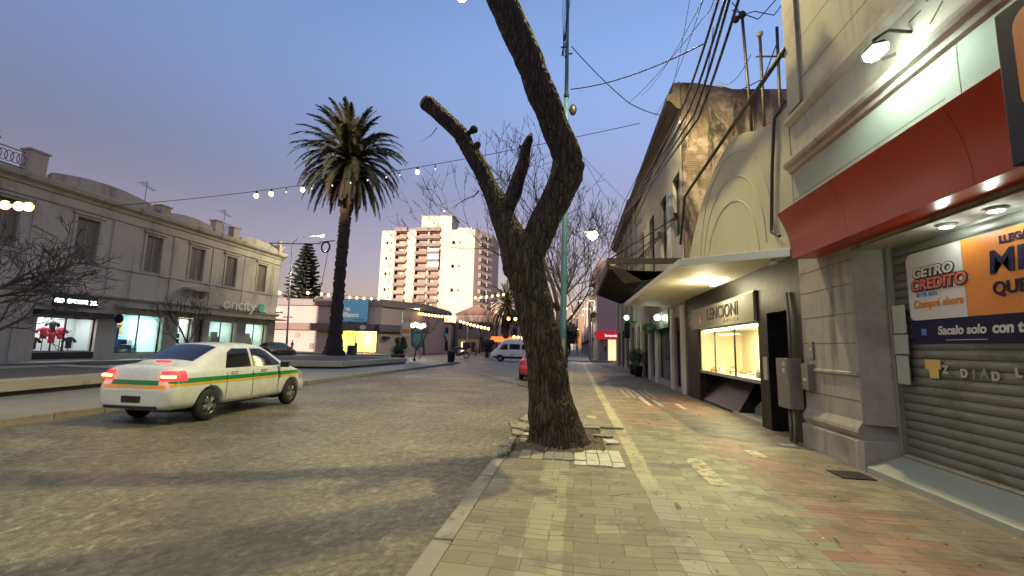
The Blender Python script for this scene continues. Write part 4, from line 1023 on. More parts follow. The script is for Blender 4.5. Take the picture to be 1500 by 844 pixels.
# wavy parapet between piers
def hump(y0, y1, h0, h1, n=14):
    return [(y0+(y1-y0)*k/n, 10.5+h0+(h1-h0)*math.sin(math.pi*k/n)**.8) for k in range(n+1)]
for y0, y1, h0, h1 in ((20.6,27.2,.3,.75),(28.3,32.2,.25,.5),(35.4,40.4,.2,.55),(8,17,.4,.5)):
    MB().prism([(y0,10.5)]+hump(y0,y1,h0,h1)+[(y1,10.5)], 'x', LX-.25, LX+.1).build('parapet', M_old2, bl)
    MB().tube([(LX-.02, a, z+.02) for a, z in hump(y0,y1,h0,h1)], .07, 6).build('coping', M_old2, bl)
for y_, h, w_ in ((17.5,1.2,.9),(19.8,1.2,.9),(27.75,.6,.8),(32.7,.9,.7),(34.7,.85,.7),(40.85,.55,.6)):
    MB().box(LX-.35, LX+.22, y_-w_/2, y_+w_/2, 10.5, 10.5+h).box(LX-.42, LX+.3, y_-w_/2-.08, y_+w_/2+.08, 10.5+h, 10.62+h).build('parapet_pier', M_old2, bl, bevel=.02)
    if w_ < .65: MB().lathe([(.22,0),(.1,.12),(.24,.35),(.2,.5),(.04,.62)], (LX-.06, y_, 10.62+h), 12).build('finial', M_old2, bl)
for (y0, y1) in ((17.98,19.3),(33.1,34.3)):
    mb = MB()
    for z in (10.6, 11.5): mb.tube([(LX,y0,z),(LX,y1,z)], .03, 5)
    for k in range(5): 
        yy = y0+(y1-y0)*(k+.5)/5; mb.tube([(LX, yy+.2*math.cos(a), 11.05+.3*math.sin(a)) for a in [math.pi*2*j/10 for j in range(11)]], .02, 4)
    mb.build('iron_grille', M_iron, bl)
for a, b_ in ups:
    f = MB().wallx(LX, LX+.05, a-.18, b_+.18, 6.13, 9.0, [(a,b_,6.2,8.8)]).box(LX, LX+.16, a-.3, b_+.3, 8.95, 9.1).build('window_frame', M_old2, bl, bevel=.01)
    mb = MB(); mb.box(LX-.2, LX-.16, a, b_, 6.2, 8.8)
    for k in range(34): mb.obox((LX-.14, (a+b_)/2, 6.25+k*.076), (.02, (b_-a)-.06, .06), (0,.5,0))
    mb.box(LX-.16, LX-.1, (a+b_)/2-.03, (a+b_)/2+.03, 6.2, 8.8); mb.build('shutter', M_slat, f)
    MB().box(LX-.18, LX+.02, a-.1, b_+.1, 8.72, 8.8).build('shutter_box', M_dark, f)
MB().box(LX, LX+.75, 30.1, 32.2, 5.3, 5.5).prism([(LX,4.75),(LX+.25,4.85),(LX+.55,5.25),(LX+.6,5.3),(LX,5.3)], 'y', 30.3, 30.6).prism([(LX,4.75),(LX+.25,4.85),(LX+.55,5.25),(LX+.6,5.3),(LX,5.3)], 'y', 31.7, 32.0).build('balcony', M_old2, bl, bevel=.01)
for y_ in (20.4, 24.75, 29.2, 32.9, 36.5, 40.6, 12.5, 16.4): MB().box(LX, LX+.05, y_-.3, y_+.3, 4.3, 9.15).build('pilaster_strip', M_old, bl, bevel=.01)
for y_ in (19.3, 20.2): MB().box(LX, LX+.05, y_-.2, y_+.2, .1, 3.9).build('wall_strip', M_old, bl, bevel=.01)
for y_ in (29.3, 36.5, 40.5): MB().box(LX, LX+.14, y_-.55, y_+.55, .1, 3.4).build('shop_pier', pmat('cream_pier', (.36,.34,.27), .8, .08), bl, bevel=.01)
MB().box(LX, LX+.95, 25.2, 41.6, 3.56, 3.70).build('shop_canopy', M_conc, bl)
# shop interiors, each a lit room
M_room = pmat('white_room', (.62,.66,.64), .8, .05, 1)
def room(y0, y1, z0, z1, depth, col, power, name='shop_room'):
    r = MB().box(LX-depth-.1, LX-depth, y0-.2, y1+.2, z0-.2, z1+.2).box(LX-depth, LX-.5, y0-.3, y0-.2, z0-.2, z1+.2).box(LX-depth, LX-.5, y1+.2, y1+.3, z0-.2, z1+.2).box(LX-depth, LX-.5, y0-.2, y1+.2, z0-.35, z0-.2).box(LX-depth, LX-.5, y0-.2, y1+.2, z1+.2, z1+.3).build(name, M_room, bl)
    MB().box(LX-depth*.6, LX-depth*.6+.3, y0+.2, y1-.2, z1+.12, z1+.17).build('ceiling_light', emat('shop_tube_%d' % len(MATS), col, 2), r)
    lamp('shop_light', (LX-depth*.45, (y0+y1)/2, z1+.05), col, power, aim=(LX-depth*.45, (y0+y1)/2, 0), kind='AREA', size=1.4, parent=bl)
room(21.1, 24.3, .62, 2.65, 1.8, (.85,.95,1), 20)
room(25.55, 28.8, .5, 3.15, 4.5, (.60,1,.97), 60)
room(30.1, 31.35, .7, 3.1, 1.5, (.85,1,.95), 18)
room(33.1, 35.9, .6, 3.1, 3.5, (.7,1,.9), 20)
room(37.1, 39.9, .6, 3.1, 3.5, (.75,1,.85), 26)
for (a, b_, c_, d_) in shops[1:]: 
    MB().wallx(LX-.28, LX-.2, a, b_, c_, d_, [(a+.06, (a+b_)/2-.03, c_+.06, d_-.06), ((a+b_)/2+.03, b_-.06, c_+.06, d_-.06)] if b_-a > 1.5 else [(a+.06, b_-.06, c_+.06, d_-.06)]).build('shop_frame', M_dark, bl)
    MB().box(LX-.25, LX-.24, a+.06, b_-.06, c_+.06, d_-.06).build('shop_glass', glass('clear_shop_glass', alpha=.08), bl)
MB().box(LX-.19, LX-.1, 15.5, 18.5, .3, 2.75).build('roller_door', M_slat, bl)
MB().box(LX, LX+.02, 21.1, 24.3, .2, .60).build('black_dado', M_dark, bl)
MB().box(LX, LX+.55, 20.8, 24.85, 2.72, 3.02).build('black_awning', M_dark, bl, bevel=.02)
# jersey display
def torso_mb(x, y, z, w_=1.0, sleeves=True):
    mb = MB(); n = 10
    sec = [(.0,.17,.10),(.25,.16,.10),(.5,.20,.12),(.62,.21,.11),(.70,.10,.07)]
    vs = []
    for h, a, b_ in sec:
        for k in range(n): t_ = 2*math.pi*k/n; vs.append((x+b_*math.sin(t_), y+a*w_*math.cos(t_), z+h))
    mb.add(vs, [(i*n+k, i*n+(k+1)%n, (i+1)*n+(k+1)%n, (i+1)*n+k) for i in range(4) for k in range(n)], True)
    if sleeves:
        for s in (-1, 1): mb.tube([(x, y+s*.17, z+.60), (x, y+s*.30, z+.48), (x, y+s*.36, z+.36)], [.08,.08,.07], 8)
    return mb
M_jer = pmat('red_jersey', (.50,.03,.05), .8, .15, 6, .3, 15)
dw = [(21.75,.9,'black'),(22.2,1.5,'red'),(22.65,1.25,'red'),(23.1,1.5,'red'),(23.6,.95,'black'),(22.6,1.9,'black')]
for k, (y_, z_, c_) in enumerate(dw):
    o = thing('shirt_display', ['black shirt on a stand at the left of the sports shop window','red jersey hung left of centre in the sports shop window','red jersey in the centre of the sports shop window, lowest of the red ones','red jersey hung right of centre in the sports shop window','black shirt on a stand at the right of the sports shop window','black shirt hung highest in the sports shop window'][k], 'shirt', (LX-1.0, y_, z_), 'shirts in the sports shop window')
    torso_mb(LX-1.0, y_, z_-.15).build('shirt', M_jer if c_ == 'red' else M_blackp, o)
    MB().tube([(LX-1.0, y_, .43), (LX-1.0, y_, z_-.15)], .02, 6).build('stand', M_iron, o)
for k in range(7):
    y_ = 21.4+k*.44; o = thing('shoe', 'trainer on the floor of the sports shop window, %s in the row' % ['first from the left','second from the left','third from the left','middle','third from the right','second from the right','last on the right'][k], 'shoe', (LX-.8, y_, .45), 'shoes in the sports shop window')
    MB().prism([(y_-.15,.43),(y_+.17,.43),(y_+.17,.50),(y_+.02,.55),(y_-.06,.66),(y_-.15,.66)], 'x', LX-.85, LX-.73).build('upper', M_whitep if k % 2 else M_redp, o, bevel=.01)
    MB().box(LX-.86, LX-.72, y_-.16, y_+.18, .40, .43).build('sole', M_blackp, o)
sg = thing('shop_sign', 'black box sign with glowing white lettering above the black awning', 'sign', (LX+.1, 22.6, 3.3))
MB().box(LX, LX+.18, 21.65, 24.0, 3.32, 3.92).build('box', M_blackp, sg)
text('lettering', 'GO  SPORTS  XL', emat('sign_glow', (.85,.97,1), 1.2), sg, (LX+.19, 22.8, 3.6), .32, ROT_L, .006, .02, 0, sx=1.0)
M_white_lit = pmat('poster_white', (.8,.82,.8), .6, .04, 1)
rd = thing('round_sign', 'small dark round sign projecting beside the turquoise lit shop', 'sign', (LX+.4, 25.2, 2.6))
mb = MB().lathe([(.001,-.05),(.3,-.05),(.3,.05),(.001,.05)], (0,0,0), 18, False); mb.v = [(v[0]+LX+.42, 25.25+v[2], v[1]+2.75) for v in mb.v]; mb.build('disc', M_blackp, rd); MB().tube([(LX,25.25,2.75),(LX+.15,25.25,2.75)], .02, 6).build('arm', M_iron, rd)
# goods in the turquoise shop
rnd = random.Random(12); M_blue = pmat('blue_panel', (.01,.16,.72), .5, .1, 2); M_teal = pmat('teal_panel', (.04,.40,.44), .5, .1, 2)
bp = thing('advertising_stand', 'bright blue advertising stand standing in the turquoise lit shop', 'display', (LX-.9, 26, .3))
MB().box(LX-1.0, LX-.9, 25.7, 26.5, .9, 2.2).build('panel', M_blue, bp); MB().box(LX-1.0, LX-.88, 25.6, 26.6, 2.2, 2.4).build('head', M_white_lit, bp); MB().tube([(LX-.95,25.9,.15),(LX-.95,25.9,.9)], .02,6).tube([(LX-.95,26.3,.15),(LX-.95,26.3,.9)], .02,6).build('leg', M_iron, bp)
lab = ['nearest the blue panel','beside the blue panel','left of the middle','in the middle','right of the middle','towards the dark doorway','hard by the dark doorway']
for k in range(7):
    y_ = 25.8+k*.42; h = rnd.uniform(.8,1.6)
    o = thing('merchandise', 'stack of boxed goods on the shop floor, %s' % lab[k], 'goods', (LX-1.8, y_, .3), 'goods in the turquoise lit shop')
    for j in range(3):
        w_ = rnd.uniform(.12,.19); MB().box(LX-1.9-rnd.uniform(0,.2), LX-1.5, y_-w_, y_+w_, .301+h*j/3, .299+h*(j+1)/3-.02).build('box', rnd.choice([M_blackp, M_white_lit, M_navy, M_tileg]), o)
for k in range(5):
    o = tag(MB().box(LX-2.2-.2*k, LX-2.14-.2*k, 25.9+k*.52, 26.35+k*.52, 1.75+.25*(k%2), 2.5+.2*(k%3)).build('wall_poster', [M_teal, M_blue, M_white_lit, M_teal, M_orange][k]), '%s poster hung inside the turquoise lit shop' % ['teal leftmost','blue','white','teal, second from the right','orange rightmost'][k], 'poster', 'posters in the turquoise shop')
for k in range(3):
    o = tag(MB().box(LX-1.0, LX-.9, 30.2, 31.25, .75+k*.42, 1.08+k*.42).build('television', M_blackp if k != 1 else M_navy), ['lowest','middle','topmost'][k]+' dark screen stacked in the narrow lit window', 'screen', 'screens in the narrow lit window')
for k, (a, b_) in enumerate(((33.4,34.4),(34.7,35.6),(37.4,38.4),(38.7,39.6))):
    o = tag(MB().box(LX-1.6, LX-1.2, a, b_, .35, 1.5+.3*(k%2)).box(LX-1.45, LX-1.3, a+.1, b_-.1, 1.5+.3*(k%2), 2.2).build('shop_shelf', [M_slat, M_tileg, M_iron, M_slat][k], bevel=.01), 'dim shop shelf behind the window, %s' % ['just right of the bare sapling','left of the first cream pier','right of the first cream pier','nearest the building corner'][k], 'shelf', 'shelves behind the corner shop windows')
oc = thing('shop_sign', 'large white oncity lettering with a teal dot on the left building', 'sign', (LX+.1, 36, 4.0))
M_pl = pmat('off_white_letters', (.68,.64,.56), .5, .05, 1)
text('lettering', 'oncity', M_pl, oc, (LX+.36, 35.75, 4.62), 1.35, ROT_L, .05, .02, 0, sx=1.25, spacing=.95)
mb = MB().lathe([(.001,-.04),(.42,-.04),(.42,.04),(.001,.04)], (0,0,0), 24, False); mb.v = [(v[2]+LX+.36, v[0]+38.55, v[1]+4.62) for v in mb.v]; mb.build('dot', pmat('teal_dot', (.02,.38,.27), .5, .05), oc)
MB().box(LX+.0, LX+.30, 33.6, 39.3, 4.16, 4.24).build('support', M_iron, oc)
nb = tag(MB().box(LX+.001, LX+.05, 18.8, 19.15, 2.75, 3.05).build('notice', M_orange), 'small orange notice on the wall left of the sports shop', 'notice')
# roof aerials
for k, (y_, h) in enumerate(((18.6, 1.6),(28.0, 1.5),(35.6, 1.7))):
    o = thing('aerial', ['thin television aerial over the left end of the parapet','thin television aerial above the middle of the parapet','thin television aerial near the right pair of parapet piers'][k], 'aerial', (LX-2, y_, 10), 'aerials on the old building')
    MB().tube([(LX-2,y_,10),(LX-2,y_,11.8+h)], .02, 5).build('mast', M_iron, o)
    mb = MB(); 
    for j in range(6): mb.tube([(LX-2-.35+.02*j, y_-.5+.22*j, 11.5+h-.05*j), (LX-2+.35-.02*j, y_-.5+.22*j, 11.5+h-.05*j)], .012, 4)
    mb.tube([(LX-2,y_-.55,11.5+h),(LX-2,y_+.65,11.25+h)], .015, 4); mb.tube([(LX-2.4,y_+.5,12.3+h-.6),(LX-1.7,y_-.6,12.1+h-.6)], .015, 4); mb.build('dipoles', M_iron, o)
# ------------------------------------------------------------------ low hall (cinema) behind the boulevard
M_hall = pmat('pinkish_panels', (.36,.30,.285), .8, .06, .5, .2, 10, stain=(.4,.5,.9,(.30,.25,.24)))
ha = thing('low_hall', 'low pale pinkish hall with a slate upper band and a brightly lit yellow entrance', 'building', (-38, 66, 0))
MB().wally(64, 64.4, -48.5, -29.1, 0, 7.1, [(-35.9,-29.6,.1,3.25)]).build('wall', M_hall, ha)
MB().prism([(-29.1,64.4),(-29.1,64.0),(-25.2,71),(-25.2,84),(-25.6,84),(-25.6,71.1)], 'z', 0, 6.9).build('side_wall', M_hall, ha)
MB().prism([(-49.5,63.4),(-28.9,63.4),(-24.5,70.8),(-24.5,86),(-49.5,86)], 'z', 7.1, 8.15).build('roof_band', pmat('slate_band', (.15,.137,.14), .6, .1, 1), ha, bevel=.02)
MB().prism([(-49.5,62.9),(-28.7,62.9),(-24.2,70.6),(-24.2,72),(-25.2,71.1),(-29.1,63.99),(-49.5,63.99)], 'z', 3.3, 4.35).build('fascia', pmat('dark_slate_fascia', (.075,.07,.075), .5, .1, 1), ha, bevel=.02)
MB().box(-49.5, -40.3, 62.88, 62.9, 3.35, 4.3).build('brown_fascia', pmat('brown_band', (.13,.075,.06), .6, .1), ha)
MB().box(-36.4, -29.2, 68.3, 68.4, .1, 3.3).box(-36.3,-36.2,64.4,68.3,.1,3.3).box(-29.4,-29.3,64.4,68.3,.1,3.3).build('foyer_wall', pmat('yellow_foyer', (.75,.62,.25), .7, .04), ha)
MB().box(-36.2, -29.4, 64.5, 68.3, 3.3, 3.38).build('foyer_ceiling', MATS['white_room'], ha)
for x_ in (-35, -33, -31): MB().box(x_-.3, x_+.3, 65.2, 67.6, 3.24, 3.29).build('foyer_light', emat('yellow_tube', (1,.85,.35), 2), ha)
lamp('foyer_lamp', (-32.8, 66.2, 3.1), (1,.84,.32), 330, aim=(-32.8, 66.8, 0), kind='AREA', size=3, parent=ha)
mb = MB()
for x_ in (-35.6,-33.1,-31.9,-30.2,-29.7): mb.box(x_-.06, x_+.06, 64.15, 64.25, .1, 3.25)
mb.box(-33.1,-31.9,64.15,64.25,2.5,2.6); mb.build('door_frame', pmat('pale_frame', (.6,.52,.3), .5, .05), ha)
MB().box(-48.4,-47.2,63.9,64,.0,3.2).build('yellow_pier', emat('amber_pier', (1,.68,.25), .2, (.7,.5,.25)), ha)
mb = MB(); mb.box(-40.5,-39.7,63.96,64,.4,1.3); mb.box(-28.6,-27.9,63.7,64.9,2.2,2.6)
mb.build('vent', M_dark, ha)
mb = MB().lathe([(.001,-.03),(.45,-.03),(.45,.03),(.001,.03)], (0,0,0), 16, False); mb.v = [(v[0]-42.6, 63.96+v[2], v[1]+2.5) for v in mb.v]; mb.build('round_plaque', pmat('mauve_plaque', (.22,.17,.17), .6, .1), ha)
MB().box(-29.55,-28.9,62.85,62.9,3.4,4.2).build('wall_sign_panel', M_dark, ha)
em = MB().lathe([(.001,-.03),(.42,-.03),(.42,.03),(.001,.03)], (0,0,0), 18, False); em.v = [(v[0]*1.15-31.4, 62.86+v[2], v[1]*.8+3.85) for v in em.v]; em.build('oval_badge', pmat('badge_grey', (.45,.45,.48), .5, .1), ha)
bs = thing('billboard', 'blue billboard with white lettering standing on the hall fascia', 'sign', (-33.4, 62.6, 4.4))
M_bbl = emat('billboard_blue', (.10,.33,.50), .05, (.08,.27,.42))
MB().box(-36.3, -30.65, 62.5, 62.62, 4.65, 8.0).build('panel', M_bbl, bs)
MB().box(-36,-35.85,62.65,62.9,4.36,4.7).box(-31.1,-30.95,62.65,62.9,4.36,4.7).box(-33.5,-33.35,62.65,62.9,4.36,4.7).build('leg', M_iron, bs)
M_bbt = emat('billboard_white', (.8,.7,.65), .05, (.7,.66,.62))
text('lettering', 'Paseo', M_bbt, bs, (-35.65, 62.48, 6.55), .95, ROT_F, .01, .03, 0, 'LEFT')
text('lettering', 'en Blanco', M_bbt, bs, (-35.65, 62.48, 5.65), .95, ROT_F, .01, .03, 0, 'LEFT', sx=.98)
MB().prism([(-35.3+.8*math.cos(a), 7.05+.75*math.sin(a)) for a in [math.pi*k/12 for k in range(13)]], 'y', 62.48, 62.5).build('half_disc', pmat('slate_blue', (.10,.13,.2), .5, .1), bs)
text('lettering', 'www.paseo.gob.ar', M_navy, bs, (-31.9, 62.48, 4.95), .24, ROT_F, .01, 0)

# ------------------------------------------------------------------ tall block
M_tow = pmat('pink_tower_render', (.56,.48,.38), .85, .06, .12, .1, 4, streak=(.35,.55,.85,(.46,.37,.32)))
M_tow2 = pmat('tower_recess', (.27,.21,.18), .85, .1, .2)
M_bal = pmat('balcony_grey', (.20,.165,.15), .8, .15, .3)
TY = 145
tw = thing('apartment_tower', 'tall pink apartment tower with three stacks of balconies, far across the plaza', 'building', (-49, TY, 0))
Z = lambda n: 7.5+2.75*n
colb = ((-62.3,-58.2),(-54.9,-50.6),(-50.2,-46.2))
hol = []
for a, b_ in colb:
    for k in range(12): hol.append((a, b_, Z(k)+.15, Z(k)+2.6))
wh = [(-65.8,-65.0,Z(k)+.9,Z(k)+2.0) for k in range(0,12,2)]+[(-64.2,-63.7,Z(k)+1.2,Z(k)+1.8) for k in range(12)]+[(-41.9,-40.9,Z(k)+.8,Z(k)+2.0) for k in (1,4,7,10)]+[(-39.5,-38.9,Z(k)+1.1,Z(k)+1.7) for k in range(1,12,3)]
MB().wally(TY, TY+.6, -67.6, -34.0, 0, 40.9, hol+wh).build('wall', M_tow, tw)
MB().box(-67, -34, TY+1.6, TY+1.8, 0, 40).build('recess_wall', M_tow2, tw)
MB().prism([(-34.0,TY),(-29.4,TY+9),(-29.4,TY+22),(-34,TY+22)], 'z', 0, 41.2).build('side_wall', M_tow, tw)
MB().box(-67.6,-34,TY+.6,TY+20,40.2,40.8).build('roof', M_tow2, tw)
for k in range(12):
    for q in (1.5, 4.8):
        x_ = -34+4.6*q/9+.1; MB().box(x_-.2, x_+1.2, TY+q*1.0+.6, TY+q+1.9, Z(k)+.6, Z(k)+2.1).build('side_window', M_blackp, tw)
rnd = random.Random(2)
for a, b_ in colb:
    for k in range(12):
        solid = rnd.random() < .55
        bal = MB().box(a, b_, TY-1.0, TY+1.6, Z(k)-.02, Z(k)+.12).box(a, b_, TY-1.0, TY-.9, Z(k)+.12, Z(k)+1.05).build('balcony', M_bal if rnd.random() < .6 else pmat('balcony_tan', (.34,.26,.21), .8, .1, .3), tw)
        x_ = rnd.uniform(a+.3, b_-1.6); w_ = rnd.uniform(.8,1.4)
        MB().box(x_, x_+w_, TY+1.5, TY+1.58, Z(k)+.15, Z(k)+2.2).build('balcony_door', rnd.choice([M_blackp, M_tow2, M_tow, pmat('cream_blind', (.5,.42,.33), .7, .1)]), bal)
    MB().box(a-.1, b_+.1, TY-1.0, TY+.0, Z(12)-.1, Z(12)+1.2).build('top_band', M_bal, tw)
MB().box(-50.2,-46.2,TY-.95,TY-.85,Z(7),Z(9)+2).build('glazed_bay', pmat('glazed_bay', (.20,.20,.21), .3, .2, .4), tw)
mb = MB()
for z in (Z(7)+1.3, Z(8)+.3, Z(8)+1.3, Z(9)+.3, Z(9)+1.2): mb.box(-50.2,-46.2,TY-1.0,TY-.95,z,z+.15)
mb.build('glazing_bar', M_bal, tw)
ph = MB().box(-54.3, -43.2, TY+3, TY+12, 41, 46.8).build('penthouse', M_tow, tw); MB().box(-54.6,-42.9,TY+2.8,TY+12.2,46.8,47.1).build('cap', M_tow2, ph); MB().box(-50,-49.4,TY+2.95,TY+3,44,44.6).build('pane', M_blackp, ph)
MB().box(-60,-55,TY+4,TY+10,41,42.6).build('roof_tank', M_tow2, tw); MB().box(-41,-36,TY+3,TY+9,41.2,42.4).build('roof_hut', M_tow, tw)
mb = MB(); mb.tube([(-46.8,TY+5,47),(-46.8,TY+5,48.8)], .06, 5); mb.build('mast', M_iron, tw)
bo = thing('beacon', 'small red beacon on the mast above the tower roof', 'lamp', (-46.8, TY+5, 48.8)); MB().ball((-46.8,TY+5,49.1), .35, 10).build('lens', emat('beacon_red', (1,.10,.12), 1), bo); MB().lathe([(.2,0),(.2,.15),(.3,.2)], (-46.8,TY+5,48.6), 8).build('base', M_iron, bo)
# ------------------------------------------------------------------ houses round the far plaza
def house(x0, x1, y, h, col, label, d=12, wins=3, floors=1, roof=None, lit=None, dark=False):
    m = pmat('house_render_%d' % int(abs(x0*10+y)), col, .85, .12, .4, .3, 10, stain=(.5,.5,.8,tuple(q*.7 for q in col)))
    o = thing('house', label, 'building', ((x0+x1)/2, y, 0), 'buildings round the far plaza')
    hs = []; W_ = (x1-x0)/wins
    for f_ in range(floors):
        for k in range(wins):
            hs.append((x0+W_*(k+.3), x0+W_*(k+.7), f_*h/floors+(.1 if f_ == 0 else .9), f_*h/floors+min(2.6, h/floors*.75)))
    MB().wally(y, y+.4, x0, x1, 0, h, hs).build('wall', m, o)
    MB().box(x0, x0+.4, y+.4, y+d, 0, h).box(x1-.4, x1, y+.4, y+d, 0, h).build('side_wall', m, o)
    for k, q in enumerate(hs):
        MB().box(q[0], q[1], y+.2, y+.25, q[2], q[3]).build('window', (emat('warm_window', (1,.75,.42), 2.2) if lit and k in lit else M_blackp), o)
    if roof: MB().prism([(x0-.4,h),(x1+.4,h),((x0+x1)/2,h+roof)], 'y', y-.5, y+d).build('roof', pmat('brown_roof', (.16,.10,.08), .85, .2, 1, .4, 8), o)
    else: MB().box(x0-.2, x1+.2, y-.2, y+d, h, h+.35).build('roof', M_bal, o)
    return o
house(-33, -27.5, 97, 6.2, (.55,.47,.36), 'cream two-storey house behind the round-headed street sign', floors=2, lit=(1,))
house(-27, -17.5, 99, 8.5, (.25,.2,.17), 'dark gabled house behind the bare trees, left of the white house', wins=4, floors=2, roof=2.2, lit=(1,))
house(-25.5, -20.8, 96, 3.0, (.6,.45,.25), 'low yellow wall house in front of the dark gable', wins=2, lit=(0,))
house(-17, -11.8, 98, 9.4, (.62,.55,.47), 'pale tall narrow house at the foot of the tower', wins=2, floors=3)
house(-22.5, -19.2, 118, 13, (.40,.33,.29), 'grey-pink block between the gable and the tower', wins=2, floors=4)
house(-11.5, -8.8, 104, 5, (.35,.2,.13), 'low brown building behind the orange shop awning', wins=1, lit=(0,))
sa = thing('shop_awning', 'glowing orange shop awning left of the white van', 'awning', (-14.6, 92, 2.6)); MB().prism([(90.5,2.5),(92,3.5),(92,3.3),(90.5,2.35)], 'x', -17.3, -11.8).build('cloth', emat('orange_glow', (1,.22,.03), .3, (.8,.2,.05)), sa)
MB().tube([(-17.2,90.6,0),(-17.2,90.6,2.4)], .04, 6).tube([(-11.9,90.6,0),(-11.9,90.6,2.4)], .04, 6).build('post', M_iron, sa)
rnd = random.Random(21); y_ = 112
for k in range(7):
    L = rnd.uniform(16, 24); h = (7, 10, 8, 13, 7, 11, 9)[k]; m = pmat(['far_cream','far_grey','far_tan'][k % 3], (.3,.3,.3))
    o = thing('row_building', ['two-storey grey','four-storey cream','low tan','tall grey','low cream beyond the tall one','mid tan','farthest grey'][k]+' building down the left side of the avenue', 'building', (-9, y_, 0), 'buildings down the left side')
    hs = [(y_+1+q*3, y_+2.4+q*3, f_*3.2+.8, f_*3.2+2.6) for f_ in range(int(h//3.2)) for q in range(int(L//3))]
    MB().wallx(-13.2, -12.8, y_, y_+L, 0, h, hs).build('wall', m, o); MB().box(-22, -13.2, y_, y_+.3, 0, h).build('side_wall', m, o); MB().box(-13.4,-13.3,y_,y_+L,.1,h-.3).build('glazing', MATS['dusk_glass'], o)
    if k < 5: MB().box(-12.79,-12.76,y_+4,y_+7,.6,2.6).build('lit_window', MATS['warm_window'], o)
    y_ += L
house(-7.5, 2.5, 330, 22, (.3,.27,.27), 'distant block closing the end of the avenue', wins=5, floors=6)
# dark evergreens closing the avenue
def blob_tree(name, loc, h, r, label, seed, group):
    rnd = random.Random(seed); T = thing(name, label, 'tree', loc, group); B = Vector(loc)
    MB().tube([B, B+Vector((0,0,h*.6))], [.3,.15], 7).build('trunk', M_bark2, T)
    cs = [(B+Vector((rnd.uniform(-.6,.6)*r, rnd.uniform(-.6,.6)*r, h*rnd.uniform(.45,.9))), r*rnd.uniform(.3,.55)) for _ in range(12)]; mb = MB()
    for q in range(3500):
        c, rr = rnd.choice(cs); v = Vector((rnd.gauss(0,1), rnd.gauss(0,1), rnd.gauss(0,1))).normalized()*rr*rnd.uniform(.6,1.1)
        a = Vector((rnd.gauss(0,1), rnd.gauss(0,1), rnd.gauss(0,1))).normalized()*.22; b_ = a.cross(v+Vector((.01,0,0))).normalized()*.12; p = c+v; mb.add([p-a, p+b_, p+a, p-b_], [(0,1,2,3)])
    mb.build('crown', pmat('evergreen_leaf', (.035,.042,.02), .8, .4, 1), T)
for k, (X, Y, h, r) in enumerate(((-12.3, 62.5, 2.6, .9), (-9, 100, 8, 2.6), (-8.5, 125, 9, 3), (-1.5, 110, 8, 2.6), (-1.5, 145, 8, 2.5), (-8, 160, 9, 3), (-24.4, 60.5, 2.4, .9))):
    blob_tree('evergreen_tree', (X, Y, -.1), h, r, ['low round shrub beyond the crosswalk','dense evergreen behind the white van','evergreen in the left row far down the avenue','evergreen on the near kerb far down the avenue','farther evergreen on the near kerb','farthest evergreen of the left row','dark bushy shrub left of the round-headed sign'][k], 90+k, 'evergreens down the avenue')

# unseen blocks added behind the camera to keep the low afterglow off the roadway
for k, (x0, x1, h) in enumerate(((-75,-48,21),(-47,-22,23),(-21,-2,22),(-1,18,21),(19,42,23))):
    m = pmat('far_cream', (.3,.3,.3))
    o = thing('rear_shade_block', ['leftmost','left of centre','central','right of centre','rightmost'][k]+' unseen tall block added behind the viewer to shade the street', 'building', (x0, -44, 0), 'added shading blocks behind the viewer')
    MB().wally(-44, -43.6, x0, x1, 0, h, [(x0+1+3.2*q, x0+2.8+3.2*q, f_*3.2+.9, f_*3.2+2.5) for f_ in range(6) for q in range(int((x1-x0-2)//3.2))]).build('wall', m, o)
    MB().box(x0, x1, -56, -44, 0, h).build('core', MATS['dim_interior'], o)
# ------------------------------------------------------------------ vehicles
M_glassdark = pmat('tinted_window', (.012,.012,.016), .06, .1, 2, 0, coat=.6)
M_tyre = pmat('tyre', (.02,.02,.02), .8, .2, 8, .3, 60)
M_rim = pmat('rim_metal', (.35,.35,.35), .35, .2, 5, 0, metal=.7)
def subdiv_mesh(verts, faces, lv=2):
    me = D.meshes.new('s'); me.from_pydata(verts, [], faces); me.update()
    o = D.objects.new('s', me); COL.objects.link(o); md = o.modifiers.new('s', 'SUBSURF'); md.levels = lv
    bpy.context.view_layer.update(); m2 = D.meshes.new_from_object(o.evaluated_get(bpy.context.evaluated_depsgraph_get()))
    D.objects.remove(o); D.meshes.remove(me); return m2
def car_shell(st, H):
    """st: stations (y, zb, hw, z_sh, hw_sh, x_mid, z_mid, x_top, z_top, crown)"""
    vs = []; n = None
    for (y, zb, hw, zs, hs, xm, zm, xt, zt, cr) in st:
        sec = [(0,zb),(hw*.7,zb),(hw-.04,zb+.03),(hw,zb+.16),(hw+.01,(zb+zs)*.5+.06),(hs,zs),(hs-.03,zs+.03),(xm,zm),(xt,zt),(xt*.5,zt+cr*.8),(0,zt+cr)]
        full = sec+[(-a, b_) for a, b_ in sec[-2:0:-1]]; n = len(full)
        vs += [(a, y, b_) for a, b_ in full]
    fs = [(i*n+k, (i+1)*n+k, (i+1)*n+(k+1) % n, i*n+(k+1) % n) for i in range(len(st)-1) for k in range(n)]
    fs += [tuple(range(n)), tuple(reversed(range((len(st)-1)*n, len(st)*n)))]
    # quad caps for cleaner subdivision
    fs = fs[:-2]; h = (n+1)//2
    for base, rev in ((0, False), ((len(st)-1)*n, True)):
        for k in range(h-1):
            q = (base+k, base+k+1, base+(n-k-1) % n, base+(n-k) % n); q = tuple(dict.fromkeys(q))
            if len(q) >= 3: fs.append(tuple(reversed(q)) if rev else q)
    return subdiv_mesh(vs, fs, 2)
